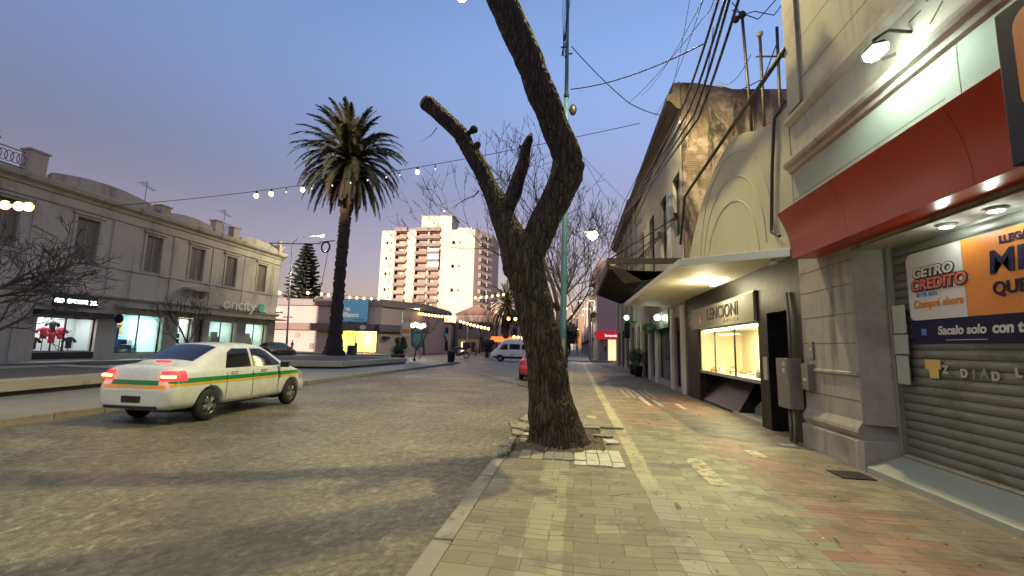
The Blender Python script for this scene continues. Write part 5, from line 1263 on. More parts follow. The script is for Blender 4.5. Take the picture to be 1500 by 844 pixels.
def region(me, planes, test, off=.004):
    bm = bmesh.new(); bm.from_mesh(me)
    for co, no in planes:
        g = bm.verts[:]+bm.edges[:]+bm.faces[:]
        bmesh.ops.bisect_plane(bm, geom=g, plane_co=co, plane_no=no, clear_outer=True)
    bm.normal_update()
    kill = [f for f in bm.faces if not test(f)]
    bmesh.ops.delete(bm, geom=kill, context='FACES'); bm.normal_update()
    for v in bm.verts: v.co += v.normal*off
    out = D.meshes.new('r'); bm.to_mesh(out); bm.free()
    for p in out.polygons: p.use_smooth = True
    return out
def poly_planes_yz(poly):
    """planes of a convex (y,z) polygon given counter-clockwise in the y,z plane"""
    r = []; n = len(poly)
    for i in range(n):
        (a, b_), (c, d_) = poly[i], poly[(i+1) % n]; e = Vector((0, c-a, d_-b_)); no = Vector((0, e.z, -e.y)).normalized(); r.append(((0, a, b_), no))
    return r
def link(me, name, mat, parent):
    me.materials.clear(); me.materials.append(mat); me.name = name
    o = D.objects.new(name, me); COL.objects.link(o); o.parent = parent; return o
def wheel(parent, x, y, r, w_, side):
    mb = MB(); n = 28
    prof = [(r*.62,-w_/2),(r*.9,-w_/2),(r,-w_/2+.03),(r,w_/2-.03),(r*.9,w_/2),(r*.62,w_/2)]
    vs = []
    for rr, h in prof:
        for k in range(n): t_ = 2*math.pi*k/n; vs.append((x+h, y+rr*math.cos(t_), r+rr*math.sin(t_)))
    mb.add(vs, [(i*n+k, (i+1)*n+k, (i+1)*n+(k+1)%n, i*n+(k+1)%n) for i in range(len(prof)-1) for k in range(n)], True)
    wh = mb.build('wheel', M_tyre, parent)
    xo = x+side*w_*.36; mb = MB()
    vs = [(xo-side*.05, y, r)]+[(xo-side*.05, y+r*.63*math.cos(2*math.pi*k/n), r+r*.63*math.sin(2*math.pi*k/n)) for k in range(n)]
    mb.add(vs, [(0, k+1, (k+1) % n+1) for k in range(n)])
    for k in range(10):
        a = 2*math.pi*k/10+(.12 if k % 2 else -.12); c, s_ = math.cos(a), math.sin(a)
        mb.tube([(xo+side*.02, y+.05*c, r+.05*s_), (xo, y+r*.6*c, r+r*.6*s_)], [.022,.016], 5)
    mb.tube([(xo, y+r*.61*math.cos(2*math.pi*k/n), r+r*.61*math.sin(2*math.pi*k/n)) for k in range(n+1)], .014, 5, cap=False)
    mb.tube([(xo-side*.01,y,r),(xo+side*.03,y,r)], .05, 10); mb.build('rim', M_rim, wh)
def cut_arches(me, cuts):
    o = D.objects.new('b', me); COL.objects.link(o); ks = []
    for (y, r, x0, x1) in cuts:
        cb = MB(); n = 32; vs = [(x, y+r*math.cos(2*math.pi*k/n), .30+r*math.sin(2*math.pi*k/n)) for x in (x0, x1) for k in range(n)]
        cb.add(vs, [tuple(reversed(range(n))), tuple(range(n, 2*n))]+[(k, (k+1) % n, n+(k+1) % n, n+k) for k in range(n)])
        cm = D.meshes.new('c'); cm.from_pydata(cb.v, [], cb.f); bmm = bmesh.new(); bmm.from_mesh(cm); bmesh.ops.recalc_face_normals(bmm, faces=bmm.faces); bmm.to_mesh(cm); bmm.free()
        co = D.objects.new('c', cm); COL.objects.link(co); ks.append(co)
        md = o.modifiers.new('x', 'BOOLEAN'); md.operation = 'DIFFERENCE'; md.object = co; md.solver = 'EXACT'
    bpy.context.view_layer.update(); m2 = D.meshes.new_from_object(o.evaluated_get(bpy.context.evaluated_depsgraph_get()))
    D.objects.remove(o)
    for k in ks: D.objects.remove(k)
    for p in m2.polygons: p.use_smooth = True
    return m2
SEDAN = [ # y, zb, hw, zsh, hwsh, xm, zm, xt, zt, crown
    (0.00,.36,.60,.56,.62,.60,.60,.52,.62,.01),
    (0.02,.30,.70,.60,.72,.70,.63,.60,.645,.01),
    (0.07,.28,.78,.66,.775,.72,.80,.62,.86,.02),
    (0.12,.27,.81,.84,.79,.72,.95,.62,1.01,.02),
    (0.20,.26,.83,.90,.80,.72,1.00,.62,1.055,.02),
    (0.48,.25,.845,.93,.81,.70,1.02,.60,1.065,.025),
    (0.60,.25,.85,.935,.81,.70,1.03,.61,1.08,.025),
    (0.72,.25,.85,.94,.81,.705,1.08,.60,1.14,.03),
    (1.22,.25,.85,.95,.82,.66,1.33,.545,1.415,.035),
    (1.40,.25,.85,.955,.82,.65,1.37,.54,1.455,.035),
    (2.10,.24,.85,.955,.825,.66,1.40,.55,1.48,.035),
    (2.60,.24,.85,.955,.825,.65,1.37,.54,1.455,.035),
    (2.82,.24,.85,.95,.82,.66,1.31,.55,1.39,.035),
    (3.42,.24,.845,.93,.81,.72,1.01,.62,1.05,.03),
    (3.55,.24,.845,.91,.80,.70,.97,.58,1.00,.03),
    (4.05,.24,.83,.82,.77,.66,.88,.52,.91,.02),
    (4.28,.25,.78,.70,.73,.62,.76,.50,.80,.01),
    (4.38,.27,.70,.58,.64,.56,.62,.46,.65,.01),
    (4.42,.34,.55,.50,.52,.46,.52,.40,.54,0)]
def sedan(root, paint, stripes=False, lit=False):
    me = car_shell(SEDAN, 1.5)
    side_r = lambda f: f.normal.x > .25; side_l = lambda f: f.normal.x < -.25
    bm_ = []
    glassd = M_glassdark
    rear_win = poly_planes_yz([(1.32,.985),(2.10,.985),(2.10,1.375),(1.62,1.375),(1.46,1.30)])
    front_win = poly_planes_yz([(2.18,.985),(3.22,.985),(3.14,1.06),(2.72,1.32),(2.55,1.375),(2.18,1.375)])
    for s, tst in ((1, side_r), (-1, side_l)):
        sd = [((s*.3,0,0),(-s,0,0))]
        link(region(me, rear_win+sd, tst, .005), 'rear_side_window', glassd, root)
        link(region(me, front_win+sd, tst, .005), 'front_side_window', glassd, root)
        if stripes:
            link(region(me, [((0,0,.755),(0,0,-1)),((0,0,.835),(0,0,1)),((0,.06,0),(0,-1,0)),((0,4.15,0),(0,1,0)),((s*.3,0,0),(-s,0,0))], lambda f: abs(f.normal.x) > .2, .004), 'green_stripe', M_green, root)
            link(region(me, [((0,0,.705),(0,0,-1)),((0,0,.752),(0,0,1)),((0,.06,0),(0,-1,0)),((0,4.2,0),(0,1,0)),((s*.3,0,0),(-s,0,0))], lambda f: abs(f.normal.x) > .2, .004), 'yellow_stripe', M_yel, root)
        # rear lamps wrap round the corner
        tl = link(region(me, [((0,0,.80),(0,0,-1)),((0,0,.965),(0,0,1)),((0,.34,0),(0,1,0)),((s*.50,0,0),(-s,0,0))], lambda f: f.normal.z < .8, .012), 'tail_light', M_tail if lit else M_taild, root)
        if lit: MB().obox((s*.64,.055,.875), (.20,.03,.045)).obox((s*.74,.10,.875), (.1,.03,.045), (0,0,s*.6)).build('filament', M_tailcore, tl)
        hl = link(region(me, [((0,0,.62),(0,0,-1)),((0,0,.78),(0,0,1)),((0,4.0,0),(0,-1,0)),((s*.45,0,0),(-s,0,0))], lambda f: True, .008), 'headlight', M_rim, root)
        MB().obox((s*.96,3.12,1.0), (.20,.10,.13), (0,0,s*.15)).tube([(s*.82,3.15,.97),(s*.92,3.13,.97)], .025, 6).build('mirror', M_blackp if stripes else paint, root, bevel=.03)
        for y_ in (1.55, 2.5): MB().tube([(s*.845,y_-.09,.90),(s*.868,y_-.04,.905),(s*.868,y_+.06,.905),(s*.845,y_+.1,.90)], .013, 6).build('door_handle', M_rim, root)
        wt = .19
        for y_ in (.93, 3.64): wheel(root, s*.755, y_, .30, wt, s)
    link(region(me, [((0,.70,0),(0,-1,0)),((0,1.27,0),(0,1,0)),((.56,0,0),(1,0,0)),((-.56,0,0),(-1,0,0))], lambda f: f.normal.z > .2, .006), 'rear_window', glassd, root)
    link(region(me, [((0,2.78,0),(0,-1,0)),((0,3.36,0),(0,1,0)),((.58,0,0),(1,0,0)),((-.58,0,0),(-1,0,0))], lambda f: f.normal.z > .2, .006), 'windscreen', glassd, root)
    if stripes:
        link(region(me, [((0,0,.72),(0,0,-1)),((0,0,.80),(0,0,1)),((0,.4,0),(0,1,0)),((.5,0,0),(1,0,0)),((-.5,0,0),(-1,0,0))], lambda f: f.normal.y < -.3, .004), 'rear_green_stripe', M_green, root)
        link(region(me, [((0,0,.655),(0,0,-1)),((0,0,.718),(0,0,1)),((0,.4,0),(0,1,0)),((.66,0,0),(1,0,0)),((-.66,0,0),(-1,0,0))], lambda f: f.normal.y < -.3, .004), 'rear_yellow_stripe', M_yelo, root)
    if lit: MB().obox((0,.60,1.122), (.34,.04,.03)).build('brake_light', M_tail, root)
    MB().obox((0,-.004,.47), (.40,.02,.11)).build('number_plate', M_blackp, root)
    body = cut_arches(me, [(.93,.365,-1.2,-.5),(.93,.365,.5,1.2),(3.64,.365,-1.2,-.5),(3.64,.365,.5,1.2)])
    link(body, 'body', paint, root)
    MB().box(-.5,.5,.4,4.0,.20,.40).box(-.6,.6,.6,1.25,.18,.7).box(-.6,.6,3.3,3.95,.18,.7).build('underbody', M_blackp, root)
    # door seams
    mb = MB()
    for s in (-1, 1):
        for y_, z1 in ((1.34,.93),(2.14,.93),(3.06,.93)):
            mb.tube([(s*.853,y_,.36),(s*.862,y_,.6),(s*.842,y_,z1-.03)], .0045, 4, cap=False)
    mb.tube([(-.50,.075,.70),(-.52,.10,.80),(-.50,.17,1.0)], .004, 4, cap=False).tube([(.50,.075,.70),(.52,.10,.80),(.50,.17,1.0)], .004, 4, cap=False)
    mb.build('door_seam', M_blackp, root)
    mb = MB()
    for s in (-1, 1): mb.tube([(s*.70,.05,.615),(s*.79,.14,.615),(s*.84,.40,.60)], .006, 4, cap=False)
    mb.tube([(-.66,.022,.615),(.66,.022,.615)], .005, 4, cap=False).obox((0,.0,.33), (1.1,.05,.05))
    mb.build('bumper_seam', M_blackp, root)
M_green = pmat('taxi_green', (.01,.22,.07), .35, .05, 2, 0, coat=.5); M_yel = pmat('taxi_yellow', (.72,.45,.03), .35, .05, 2, 0, coat=.5); M_yelo = pmat('taxi_amber', (.75,.38,.05), .35, .05, 2, 0, coat=.5)
M_tail = emat('tail_red', (1,.015,.02), .9, (.4,.01,.01)); M_tailcore = emat('tail_core', (1,.36,.05), 3); M_taild = pmat('tail_unlit', (.25,.01,.01), .2, .1, 2, 0)
M_paintw = pmat('white_car_paint', (.66,.69,.66), .28, .04, 1.5, .0, coat=.6)
tx = thing('taxi', 'white sedan taxi with a green and a yellow stripe driving past, tail lights glowing', 'car', (0,0,0))
sedan(tx, M_paintw, True, True)
tx.scale = (1.04, 1.04, 1.10); tx.location = (-8.62, 7.80, -.13); tx.rotation_euler = (0,0,R(.5))
for s in (-1, 1): lamp('tail_glow', (-8.6+s*.68, 7.84, .74), (1,.05,.04), .9, .06, parent=tx)
M_darkcar = pmat('dark_car_paint', (.02,.025,.028), .25, .1, 2, 0, coat=.6); M_redcar = pmat('red_car_paint', (.35,.02,.02), .3, .1, 2, 0, coat=.6)
c2 = thing('parked_car', 'dark sedan parked by the corner of the old building, half hidden by the taxi', 'car', (0,0,0)); sedan(c2, M_darkcar)
c2.location = (-27.2, 35.5, -.05)
c3 = thing('parked_car', 'red sedan parked at the kerb beyond the thick trunk', 'car', (0,0,0)); sedan(c3, M_redcar, False, False); c3.location = (-2.0, 22.6, -.13)
src = c2
for k, (X, Y, rz) in enumerate(((-8.2, 92, 0), (-9.0, 112, 0), (-1.9, 74, 0), (-1.9, 84, 0), (-1.95, 96, 0))):
    c = dup(src, (X, Y, -.13), R(180) if X < -3 else 0, ['dark car far down the avenue, facing us beside the evergreens','dark car farther down the avenue on the left','dark car parked at the right kerb beyond the side street','second dark car at the right kerb beyond the side street','third dark car at the right kerb beyond the side street'][k], 'dark cars far down the avenue')
# van
VAN = [(0,.5,.80,1.0,.86,.86,1.6,.78,2.2,.02),(.05,.38,.92,1.1,.94,.92,1.8,.84,2.38,.03),(.3,.36,.97,1.15,.97,.94,1.9,.86,2.46,.05),(2.2,.36,.98,1.15,.98,.95,1.9,.87,2.5,.05),(4.2,.36,.98,1.15,.98,.94,1.9,.86,2.46,.05),(4.6,.36,.98,1.15,.97,.90,1.85,.80,2.30,.05),(5.25,.36,.98,1.1,.95,.86,1.32,.72,1.46,.05),(5.5,.36,.96,1.05,.92,.84,1.18,.68,1.24,.04),(5.85,.38,.90,.9,.86,.76,.98,.6,1.04,.02),(5.95,.48,.75,.75,.72,.66,.8,.5,.84,0)]
vn = thing('van', 'white high-roofed van crossing the far junction behind the trunk', 'van', (0,0,0))
me = car_shell(VAN, 2.5)
for s in (-1, 1):
    sd = [((s*.3,0,0),(-s,0,0))]; tst = lambda f: abs(f.normal.x) > .3
    link(region(me, poly_planes_yz([(4.0,1.3),(5.05,1.3),(4.62,1.95),(4.0,1.95)])+sd, tst, .006), 'cab_window', M_glassdark, vn)
    link(region(me, poly_planes_yz([(2.6,1.35),(3.8,1.35),(3.8,1.95),(2.6,1.95)])+sd, tst, .006), 'side_window', M_glassdark, vn)
    link(region(me, poly_planes_yz([(.5,1.35),(2.4,1.35),(2.4,1.95),(.5,1.95)])+sd, tst, .006), 'side_window', M_glassdark, vn)
    link(region(me, poly_planes_yz([(.4,.42),(5.6,.42),(5.6,.56),(.4,.56)])+sd, tst, .01), 'side_strip', M_dark, vn)
    MB().obox((s*.98,3.5,.75), (.03,.35,.12)).build('marker_light', M_orange, vn)
    for y_ in (1.1, 4.85): wheel(vn, s*.87, y_, .36, .2, s)
link(region(me, [((0,4.66,0),(0,-1,0)),((0,5.2,0),(0,1,0)),((.68,0,0),(1,0,0)),((-.68,0,0),(-1,0,0))], lambda f: f.normal.z > .2, .006), 'windscreen', M_glassdark, vn)
link(cut_arches(me, [(1.1,.44,-1.3,-.6),(1.1,.44,.6,1.3),(4.85,.44,-1.3,-.6),(4.85,.44,.6,1.3)]), 'body', pmat('white_van_paint', (.72,.72,.68), .35, .03, 1, 0, coat=.4), vn)
MB().box(-.6,.6,.5,5.4,.3,.7).build('underbody', M_blackp, vn)
vn.location = (-3.55, 51.2, -.13); vn.rotation_euler = (0,0,R(93))
# ------------------------------------------------------------------ street furniture
M_polebl = pmat('sky_blue_pole_paint', (.055,.15,.20), .55, .2, 3, .15, 20, stain=(2.5,.5,.68,(.06,.10,.11)))
def glob(px, py, y): return at_y(px, py, y)
pole = thing('utility_pole', 'tall sky-blue utility pole rising behind the thick trunk with cables at its top', 'pole', (-.42, 17, 0))
MB().tube([(-.45,16.6,0),(-.43,16.6,2.5),(-.40,16.6,6),(-.38,16.6,11.6)], [.125,.12,.105,.085], 14).build('lower_shaft', M_polebl, pole)
MB().tube([(-.38,16.6,11.5),(-.36,16.6,16.5)], [.078,.06], 12).build('upper_shaft', M_polebl, pole)
MB().tube([(-.38,16.6,11.42),(-.38,16.6,11.58)], .10, 14).tube([(-.38,16.6,8.4),(-.38,16.6,8.5)], .105, 14).tube([(-.385,16.6,13.1),(-.385,16.6,13.2)], .07, 12).build('collar', M_iron, pole)
MB().ball((-.12,16.6,10.9), .2, 12, (.75,.6,1.2)).tube([(-.36,16.6,10.9),(-.15,16.6,10.9)], .025, 6).build('fitting', M_blackp, pole)
mb = MB()
for k in range(5): 
    z = 13.0+.1*k; mb.tube([(-.38,16.6,z),(-.52+.05*k,16.5,z+.3),(-.50,16.6,z+.8-.1*k),(-.38,16.6,z+1.1)], .012, 5)
mb.tube([(-.38,16.6,13.6),(-.62,16.6,13.62)], .03, 6); mb.tube([(-.38,16.6,13.3),(-.16,16.6,13.32)], .03, 6)
for k in range(4): mb.tube([(-.5-.03*k,16.55,13.2),(-.56+.08*k,16.5,15),(-.5+.12*k,16.5,16.9)], .012, 5)
mb.build('cable_loop', M_blackp, pole)
MB().box(-.52,-.36,16.42,16.55,1.3,1.9).build('connection_box', M_box, pole)
LY = 26.0
LP = at_y(868, 343, LY)
sl = thing('street_lamp', 'bright yellow street lamp on an arm seen just right of the blue pole', 'lamp', tuple(LP), 'yellow street lamps')
MB().tube([(-.55,26.2,-.02),(-.55,26.2,LP.z-.6)], [.09,.06], 10).build('pole', M_polebl, sl)
MB().tube([(-.55,26.2,LP.z-.65),(-.2,26.1,LP.z+.16),(LP.x-.1,LY+.05,LP.z+.18)], .035, 8).build('arm', M_polebl, sl)
MB().ball((LP.x, LY, LP.z+.16), .26, 14, (1,1.3,.45)).build('housing', M_iron, sl)
MB().ball((LP.x, LY, LP.z-.06), .30, 28, (1,1.1,.9)).build('bulb', emat('sodium_bulb', (1,.80,.30), 22), sl)
lamp('sodium_light', (LP.x, LY, LP.z-.34), (1,.80,.36), KEY, .10, 'SPOT', aim=(LP.x-1, LY-3, 0), spot=R(118), blend=.6, parent=sl)
# hung lamp over the roadway, just above the frame
HP = at_y(676, -6, 9.5)
hl = thing('hanging_lamp', 'yellow lamp hung over the roadway at the top edge, beside the highest limb', 'lamp', tuple(HP), 'yellow street lamps')
MB().ball(tuple(HP+Vector((0,0,.12))), .28, 14, (1,1,.4)).tube([HP+Vector((0,0,.2)), HP+Vector((0,0,.6))], .02, 6).build('housing', M_iron, hl)
MB().ball(tuple(HP), .13, 12).build('bulb', emat('sodium_bulb2', (1,.82,.28), 20), hl)
lamp('hung_light', tuple(HP-Vector((0,0,.18))), (1,.84,.40), HUNG, .12, parent=hl)
op = thing('hanging_lamp', 'lamp hung high over the footpath, above the canopy of the sign LENCIONI', 'lamp', (1.9, 12.6, 14.8), 'yellow street lamps')
MB().ball((1.9,12.6,14.9), .28, 14, (1,1,.4)).tube([(1.9,12.6,15.0),(1.9,12.6,15.5)], .02, 6).build('housing', M_iron, op)
MB().ball((1.9,12.6,14.78), .13, 12).build('bulb', MATS['sodium_bulb2'], op)
lamp('over_light', (1.9, 12.6, 14.6), (1,.84,.38), OVER, .16, 'SPOT', aim=(1.9, 12.6, 0), spot=R(128), blend=.5, parent=op)
tag(MB().tube([(-.36,16.5,16.4),(1.9,12.6,15.5),(4.05,7.0,12.6)], .012, 5).build('span_wire', M_blackp), 'thin wire carrying the lamp high over the footpath', 'cable')
np_ = thing('hanging_lamp', 'lamp hung over the roadway beyond the upper left edge of the view', 'lamp', (-6, .5, 9.6), 'yellow street lamps')
MB().ball((-6,.5,9.7), .28, 14, (1,1,.4)).tube([(-6,.5,9.8),(-6,.5,10.3)], .02, 6).build('housing', M_iron, np_)
MB().ball((-6,.5,9.58), .13, 12).build('bulb', MATS['sodium_bulb2'], np_)
lamp('near_light', (-6, .5, 9.4), (1,.88,.42), NEAR, .12, 'SPOT', aim=(-6, .5, 0), spot=R(130), blend=.6, parent=np_)
tag(MB().tube([Vector((FX,9.0,HP.z+1.4)), HP+Vector((0,0,.6)), Vector((-29.8,10.5,HP.z+9))], .012, 5).build('span_wire', M_blackp), 'thin span wire carrying the hung lamp over the roadway', 'cable')
def tall_lamp(base, top, arm, label, group, power=0, col=(1,.9,.6), es=30):
    o = thing('street_lamp', label, 'lamp', tuple(base), group); b_ = Vector(base); tp = Vector(top); a = Vector(arm)
    MB().tube([b_, b_.lerp(tp,.25), tp], [.11,.09,.05], 10).build('pole', pmat('galvanised', (.30,.30,.30), .45, .15, 4, metal=.5), o)
    MB().tube([tp, tp+Vector(((a.x-tp.x)*.2,(a.y-tp.y)*.2,(a.z-tp.z)*.75)), a], [.05,.035,.03], 8).build('arm', MATS['galvanised'], o)
    MB().ball(a+Vector((0,0,.04)), .3, 10, (1.2,.6,.25)).build('head', MATS['galvanised'], o)
    MB().ball(a-Vector((0,0,.07)), .2, 10, (1,.7,.45)).build('lens', emat('lens_%d' % int(es), col, es*.12), o)
    if power: lamp('street_light', tuple(a-Vector((0,0,.3))), col, power, .15, parent=o)
    return o
a1 = at_y(472, 345, 40); p1 = at_y(428, 357, 40); q1 = at_y(419, 522, 40)
t1 = tall_lamp((q1.x, 40, 0), tuple(p1), tuple(a1), 'slim grey street lamp with a long arm left of the palm', 'tall lamps of the plaza', 350, es=40)
mb = MB(); c = at_y(414, 457, 40); mb.box(c.x-.7, c.x+.0, 39.9, 40.1, c.z-.12, c.z+.02); mb.build('bracket', MATS['galvanised'], t1)
MB().ball((c.x-.5, 40, c.z+.15), .15, 8).build('spotlight', MATS['lens_40'], t1)
MB().box(c.x+.1, c.x+1.1, 39.95, 40.05, c.z-.55, c.z-.45).build('traffic_arm', M_conc, t1)
a2 = at_y(613, 452, 60); p2 = at_y(590, 456, 60); 
t2 = tall_lamp((p2.x-.2, 60, 0), tuple(p2), tuple(a2), 'short street lamp with a broad glowing head beside the hall', 'tall lamps of the plaza', 200, es=30)
MB().box(p2.x+.1, p2.x+1.3, 59.9, 60, 2.6, 4.6).build('pole_banner', pmat('banner_white_orange', (.6,.5,.42), .7, .1), t2)
MB().box(p2.x+.12, p2.x+1.28, 59.88, 59.9, 3.0, 3.6).build('banner_patch', M_orange, t2)
for k, (px, py, y_, pw) in enumerate(((856,452,70,250),(838,459,95,0),(851,440,60,0),(694,477,80,0),(676,465,110,200),(846,482,130,0),(839,487,160,0),(836,498,200,0))):
    a = at_y(px, py, y_); sx = -1 if px < 800 else 1
    tall_lamp((a.x+sx*1.2, y_, 0), (a.x+sx*1.1, y_, a.z-.3), tuple(a), ['bright lamp over the right pavement beyond the bare trees','second lamp over the right pavement, lower in the branches','pale lamp among the bare branches beside the blue pole','white lamp before the pale houses of the plaza','lamp before the tower base beside the bulb strings','third lamp down the right pavement','fourth lamp down the right pavement','farthest lamp down the right pavement'][k], 'lamps down the avenue', pw, (1,.88,.6), 22)
# ring ornament hung on the cross wire
rg = thing('hanging_ring', 'small dark ring ornament hanging from the wire left of the palm trunk', 'ornament', tuple(at_y(477, 362, 39)))
c = at_y(477, 362, 39); MB().tube([c+Vector((.42*math.cos(t_),0,.5*math.sin(t_))) for t_ in [k/16*2*math.pi for k in range(17)]], .09, 6, cap=False).build('ring', M_iron, rg)
MB().tube([c+Vector((-.7,0,.5)), c+Vector((.9,0,.62))], .05, 5).tube([c+Vector((.3,0,-.4)), c+Vector((.1,0,-2)), c+Vector((-.3,0,-5))], .03, 4).build('bracket', M_iron, rg)
# round-headed street sign
sg2 = thing('street_sign', 'green shield-shaped sign with a round ornate head on a dark post at the median tip', 'sign', (-16.4, 44, 0))
X0 = at_y(607, 524, 41.2).x; SY = 41.2
Zs = lambda px, py: at_y(px, py, SY)
MB().tube([(X0,SY,0),(X0+.1,SY,.9),(X0+.3,SY,1.6)], .06, 8).tube([(X0,SY,0),(X0,SY,.12)], .18, 10).build('post', M_dark, sg2)
cx, cz = Zs(611,500).x, Zs(611,500).z
MB().prism([(cx-.55,cz+.9),(cx-.62,cz+.2),(cx-.58,cz-.35),(cx-.2,cz-.75),(cx,cz-.95),(cx+.2,cz-.75),(cx+.58,cz-.35),(cx+.62,cz+.2),(cx+.55,cz+.9),(cx,cz+1.12)], 'y', SY-.04, SY+.04).build('shield', pmat('sea_green_sign', (.05,.16,.13), .4, .1), sg2, bevel=.01)
MB().prism([(cx-.35,cz+.7),(cx-.40,cz+.1),(cx,cz-.45),(cx+.40,cz+.1),(cx+.35,cz+.7)], 'y', SY-.05, SY-.041).build('emblem', pmat('pale_green_print', (.20,.32,.28), .5, .1), sg2)
MB().tube([(cx-.5,SY,cz+.9),(cx-.75,SY,cz+1.5),(cx-.85,SY,cz+1.75)], .05, 6).build('scroll', M_dark, sg2)
MB().tube([(cx+.5,SY,cz+.9),(cx+.75,SY,cz+1.5),(cx+1.0,SY,cz+1.8)], .05, 6).build('scroll', M_dark, sg2)
MB().tube([(cx+.2,SY,cz-.8),(cx+.5,SY,cz-1.3),(cx+.3,SY,cz-1.7)], .04, 6).build('scroll', M_dark, sg2)
lb = MB()
for k in range(5): lb.ball((cx-.5+.27*k, SY, cz+1.5+.1*math.sin(k*1.6)), .24, 10)
lb.build('globes', emat('globe_white', (1,.96,.72), .7), sg2)
# litter bins
for k, (px, y_, m, lab) in enumerate(((515, 38.6, pmat('dark_green_bin', (.03,.05,.045), .6, .2), 'dark green square litter bin in front of the palm bed'), (661, 39.6, M_dark, 'black round litter bin at the tip of the median'))):
    X = at_y(px, 520, y_).x; o = thing('litter_bin', lab, 'bin', (X, y_, 0), 'litter bins')
    if k == 0: MB().box(X-.33, X+.33, y_-.3, y_+.3, .45, 1.25).build('body', m, o, bevel=.03); MB().box(X-.36, X+.36, y_-.33, y_+.33, 1.25, 1.32).build('lid', m, o)
    else: MB().lathe([(.30,.02),(.36,.9),(.38,.95),(.34,.95)], (X, y_, 0), 16).build('body', m, o); MB().lathe([(.38,.95),(.40,1.02),(.2,1.05)], (X, y_, 0), 16).build('lid', m, o)
# spiky plants in pots
for k, (px, y_) in enumerate(((582, 44), (578, 45.5), (588, 43.5))):
    X = at_y(px, 520, y_).x; o = thing('spiky_plant', ['dark spiky plant beyond the bed, the middle one','dark spiky plant beyond the bed, the left one','dark spiky plant beyond the bed, the right one'][k], 'plant', (X, y_, 0), 'spiky plants beyond the bed')
    mb = MB(); rnd = random.Random(k)
    for q in range(70):
        a = rnd.uniform(0,6.28); e = rnd.uniform(.2,1.4); d = Vector((math.cos(a)*math.cos(e), math.sin(a)*math.cos(e), math.sin(e))); p0 = Vector((X,y_,.5)); s_ = Vector((-d.y,d.x,0)).normalized()*.05
        mb.add([p0-s_, p0+s_, p0+d*rnd.uniform(.8,1.4)], [(0,1,2)])
    mb.build('leaves', M_leaf, o); MB().lathe([(.3,0),(.4,.5),(.36,.5)], (X,y_,0), 12).build('pot', M_dark, o)
# parked motorcycle with a delivery box
X = at_y(672, 522, 56).x
mo = thing('motorcycle', 'dark motorcycle with a delivery box standing beyond the black bin', 'motorcycle', (X, 56, -.1)); yb = 56
def disc(mb, cx, cz, r): mb.tube([(cx+r*math.cos(a), yb, cz+r*math.sin(a)) for a in [k/16*2*math.pi for k in range(17)]], .07, 6, cap=False)
for s in (-1, 1): w1 = MB(); disc(w1, X+s*1.0, .28, .36); w1.build('wheel', M_tyre, mo)
MB().tube([(X-1.0,yb,.28),(X-.6,yb,1.15),(X-.1,yb,1.2),(X+.9,yb,1.0),(X+.3,yb,.4),(X-.2,yb,.3),(X-.5,yb,1.0)], [.05,.08,.2,.16,.2,.2,.12], 8).build('body', M_blackp, mo)
MB().box(X+.55, X+1.45, yb-.4, yb+.4, 1.15, 1.95).build('delivery_box', M_blackp, mo, bevel=.03)
MB().tube([(X-.75,yb-.35,1.35),(X-.65,yb,1.3),(X-.75,yb+.35,1.35)], .03, 6).build('handlebar', M_iron, mo)
# ------------------------------------------------------------------ people
M_skin = pmat('skin', (.45,.28,.20), .6, .1, 5)
def person(loc, rz, h, top, legs, label, stride=.18, group=None):
    o = thing('person', label, 'person', (0,0,0), group); s = h/1.75; mb = MB()
    for q in (-1, 1): mb.tube([(q*.09,0,.88),(q*.10,q*stride*.4,.48),(q*.10,q*stride-.03,.08)], [.095,.065,.045], 8); mb.tube([(q*.10,q*stride-.05,.04),(q*.10,q*stride+.15,.035)], [.045,.035], 6)
    mb.tube([(0,0,.84),(0,0,.98),(0,0,1.2),(0,0,1.40),(0,0,1.47)], [.15,.14,.165,.16,.07], 12)
    for q in (-1, 1): mb.tube([(q*.18,0,1.40),(q*.24,-.02*q,1.12),(q*.22,.12,.90)], [.055,.042,.03], 8); mb.tube([(q*.22,.12,.9),(q*.22,.16,.80)], [.035,.02], 6)
    mb.tube([(0,0,1.42),(0,.01,1.56)], .055, 8); mb.ball((0,.01,1.64), .105, 12, (.85,1,1.15)); mb.ball((0,.12,1.62), .02, 6)
    me = remeshed(mb, .022, 2); 
    for v in me.vertices: v.co *= s
    me.materials.append(M_skin); me.materials.append(top); me.materials.append(legs); me.materials.append(M_blackp)
    for p in me.polygons:
        z = p.center.z/s; x = abs(p.center.x)/s
        p.material_index = 0 if (z > 1.47 or (x > .16 and z < .9 and z > .78)) else (1 if z > .9 else (2 if z > .09 else 3))
    b_ = D.objects.new('body', me); COL.objects.link(b_); b_.parent = o
    hr = MB().ball((0,-.012,1.675), .108, 12, (.9,1.02,1.05)); hr.v = [(a*s, b2*s, c_*s) for a, b2, c_ in hr.v if True]; hr.build('hair', M_blackp, o)
    o.location = loc; o.rotation_euler = (0,0,rz); return o
person((at_y(521,515,60.5).x, 60.5, .05), R(170), 1.75, M_blackp, M_blackp, 'person in dark clothes standing before the lit hall entrance')
person((at_y(427,517,58).x, 58, .05), R(80), 1.6, pmat('maroon_cloth', (.16,.02,.03), .8, .1), M_blackp, 'person in a dark red top on the pavement before the hall wall')
person((at_y(697,520,66).x, 66, -.1), R(10), 1.75, pmat('grey_cloth', (.12,.13,.15), .8, .1), M_navy, 'person in grey walking near the bare trees beyond the crosswalk')
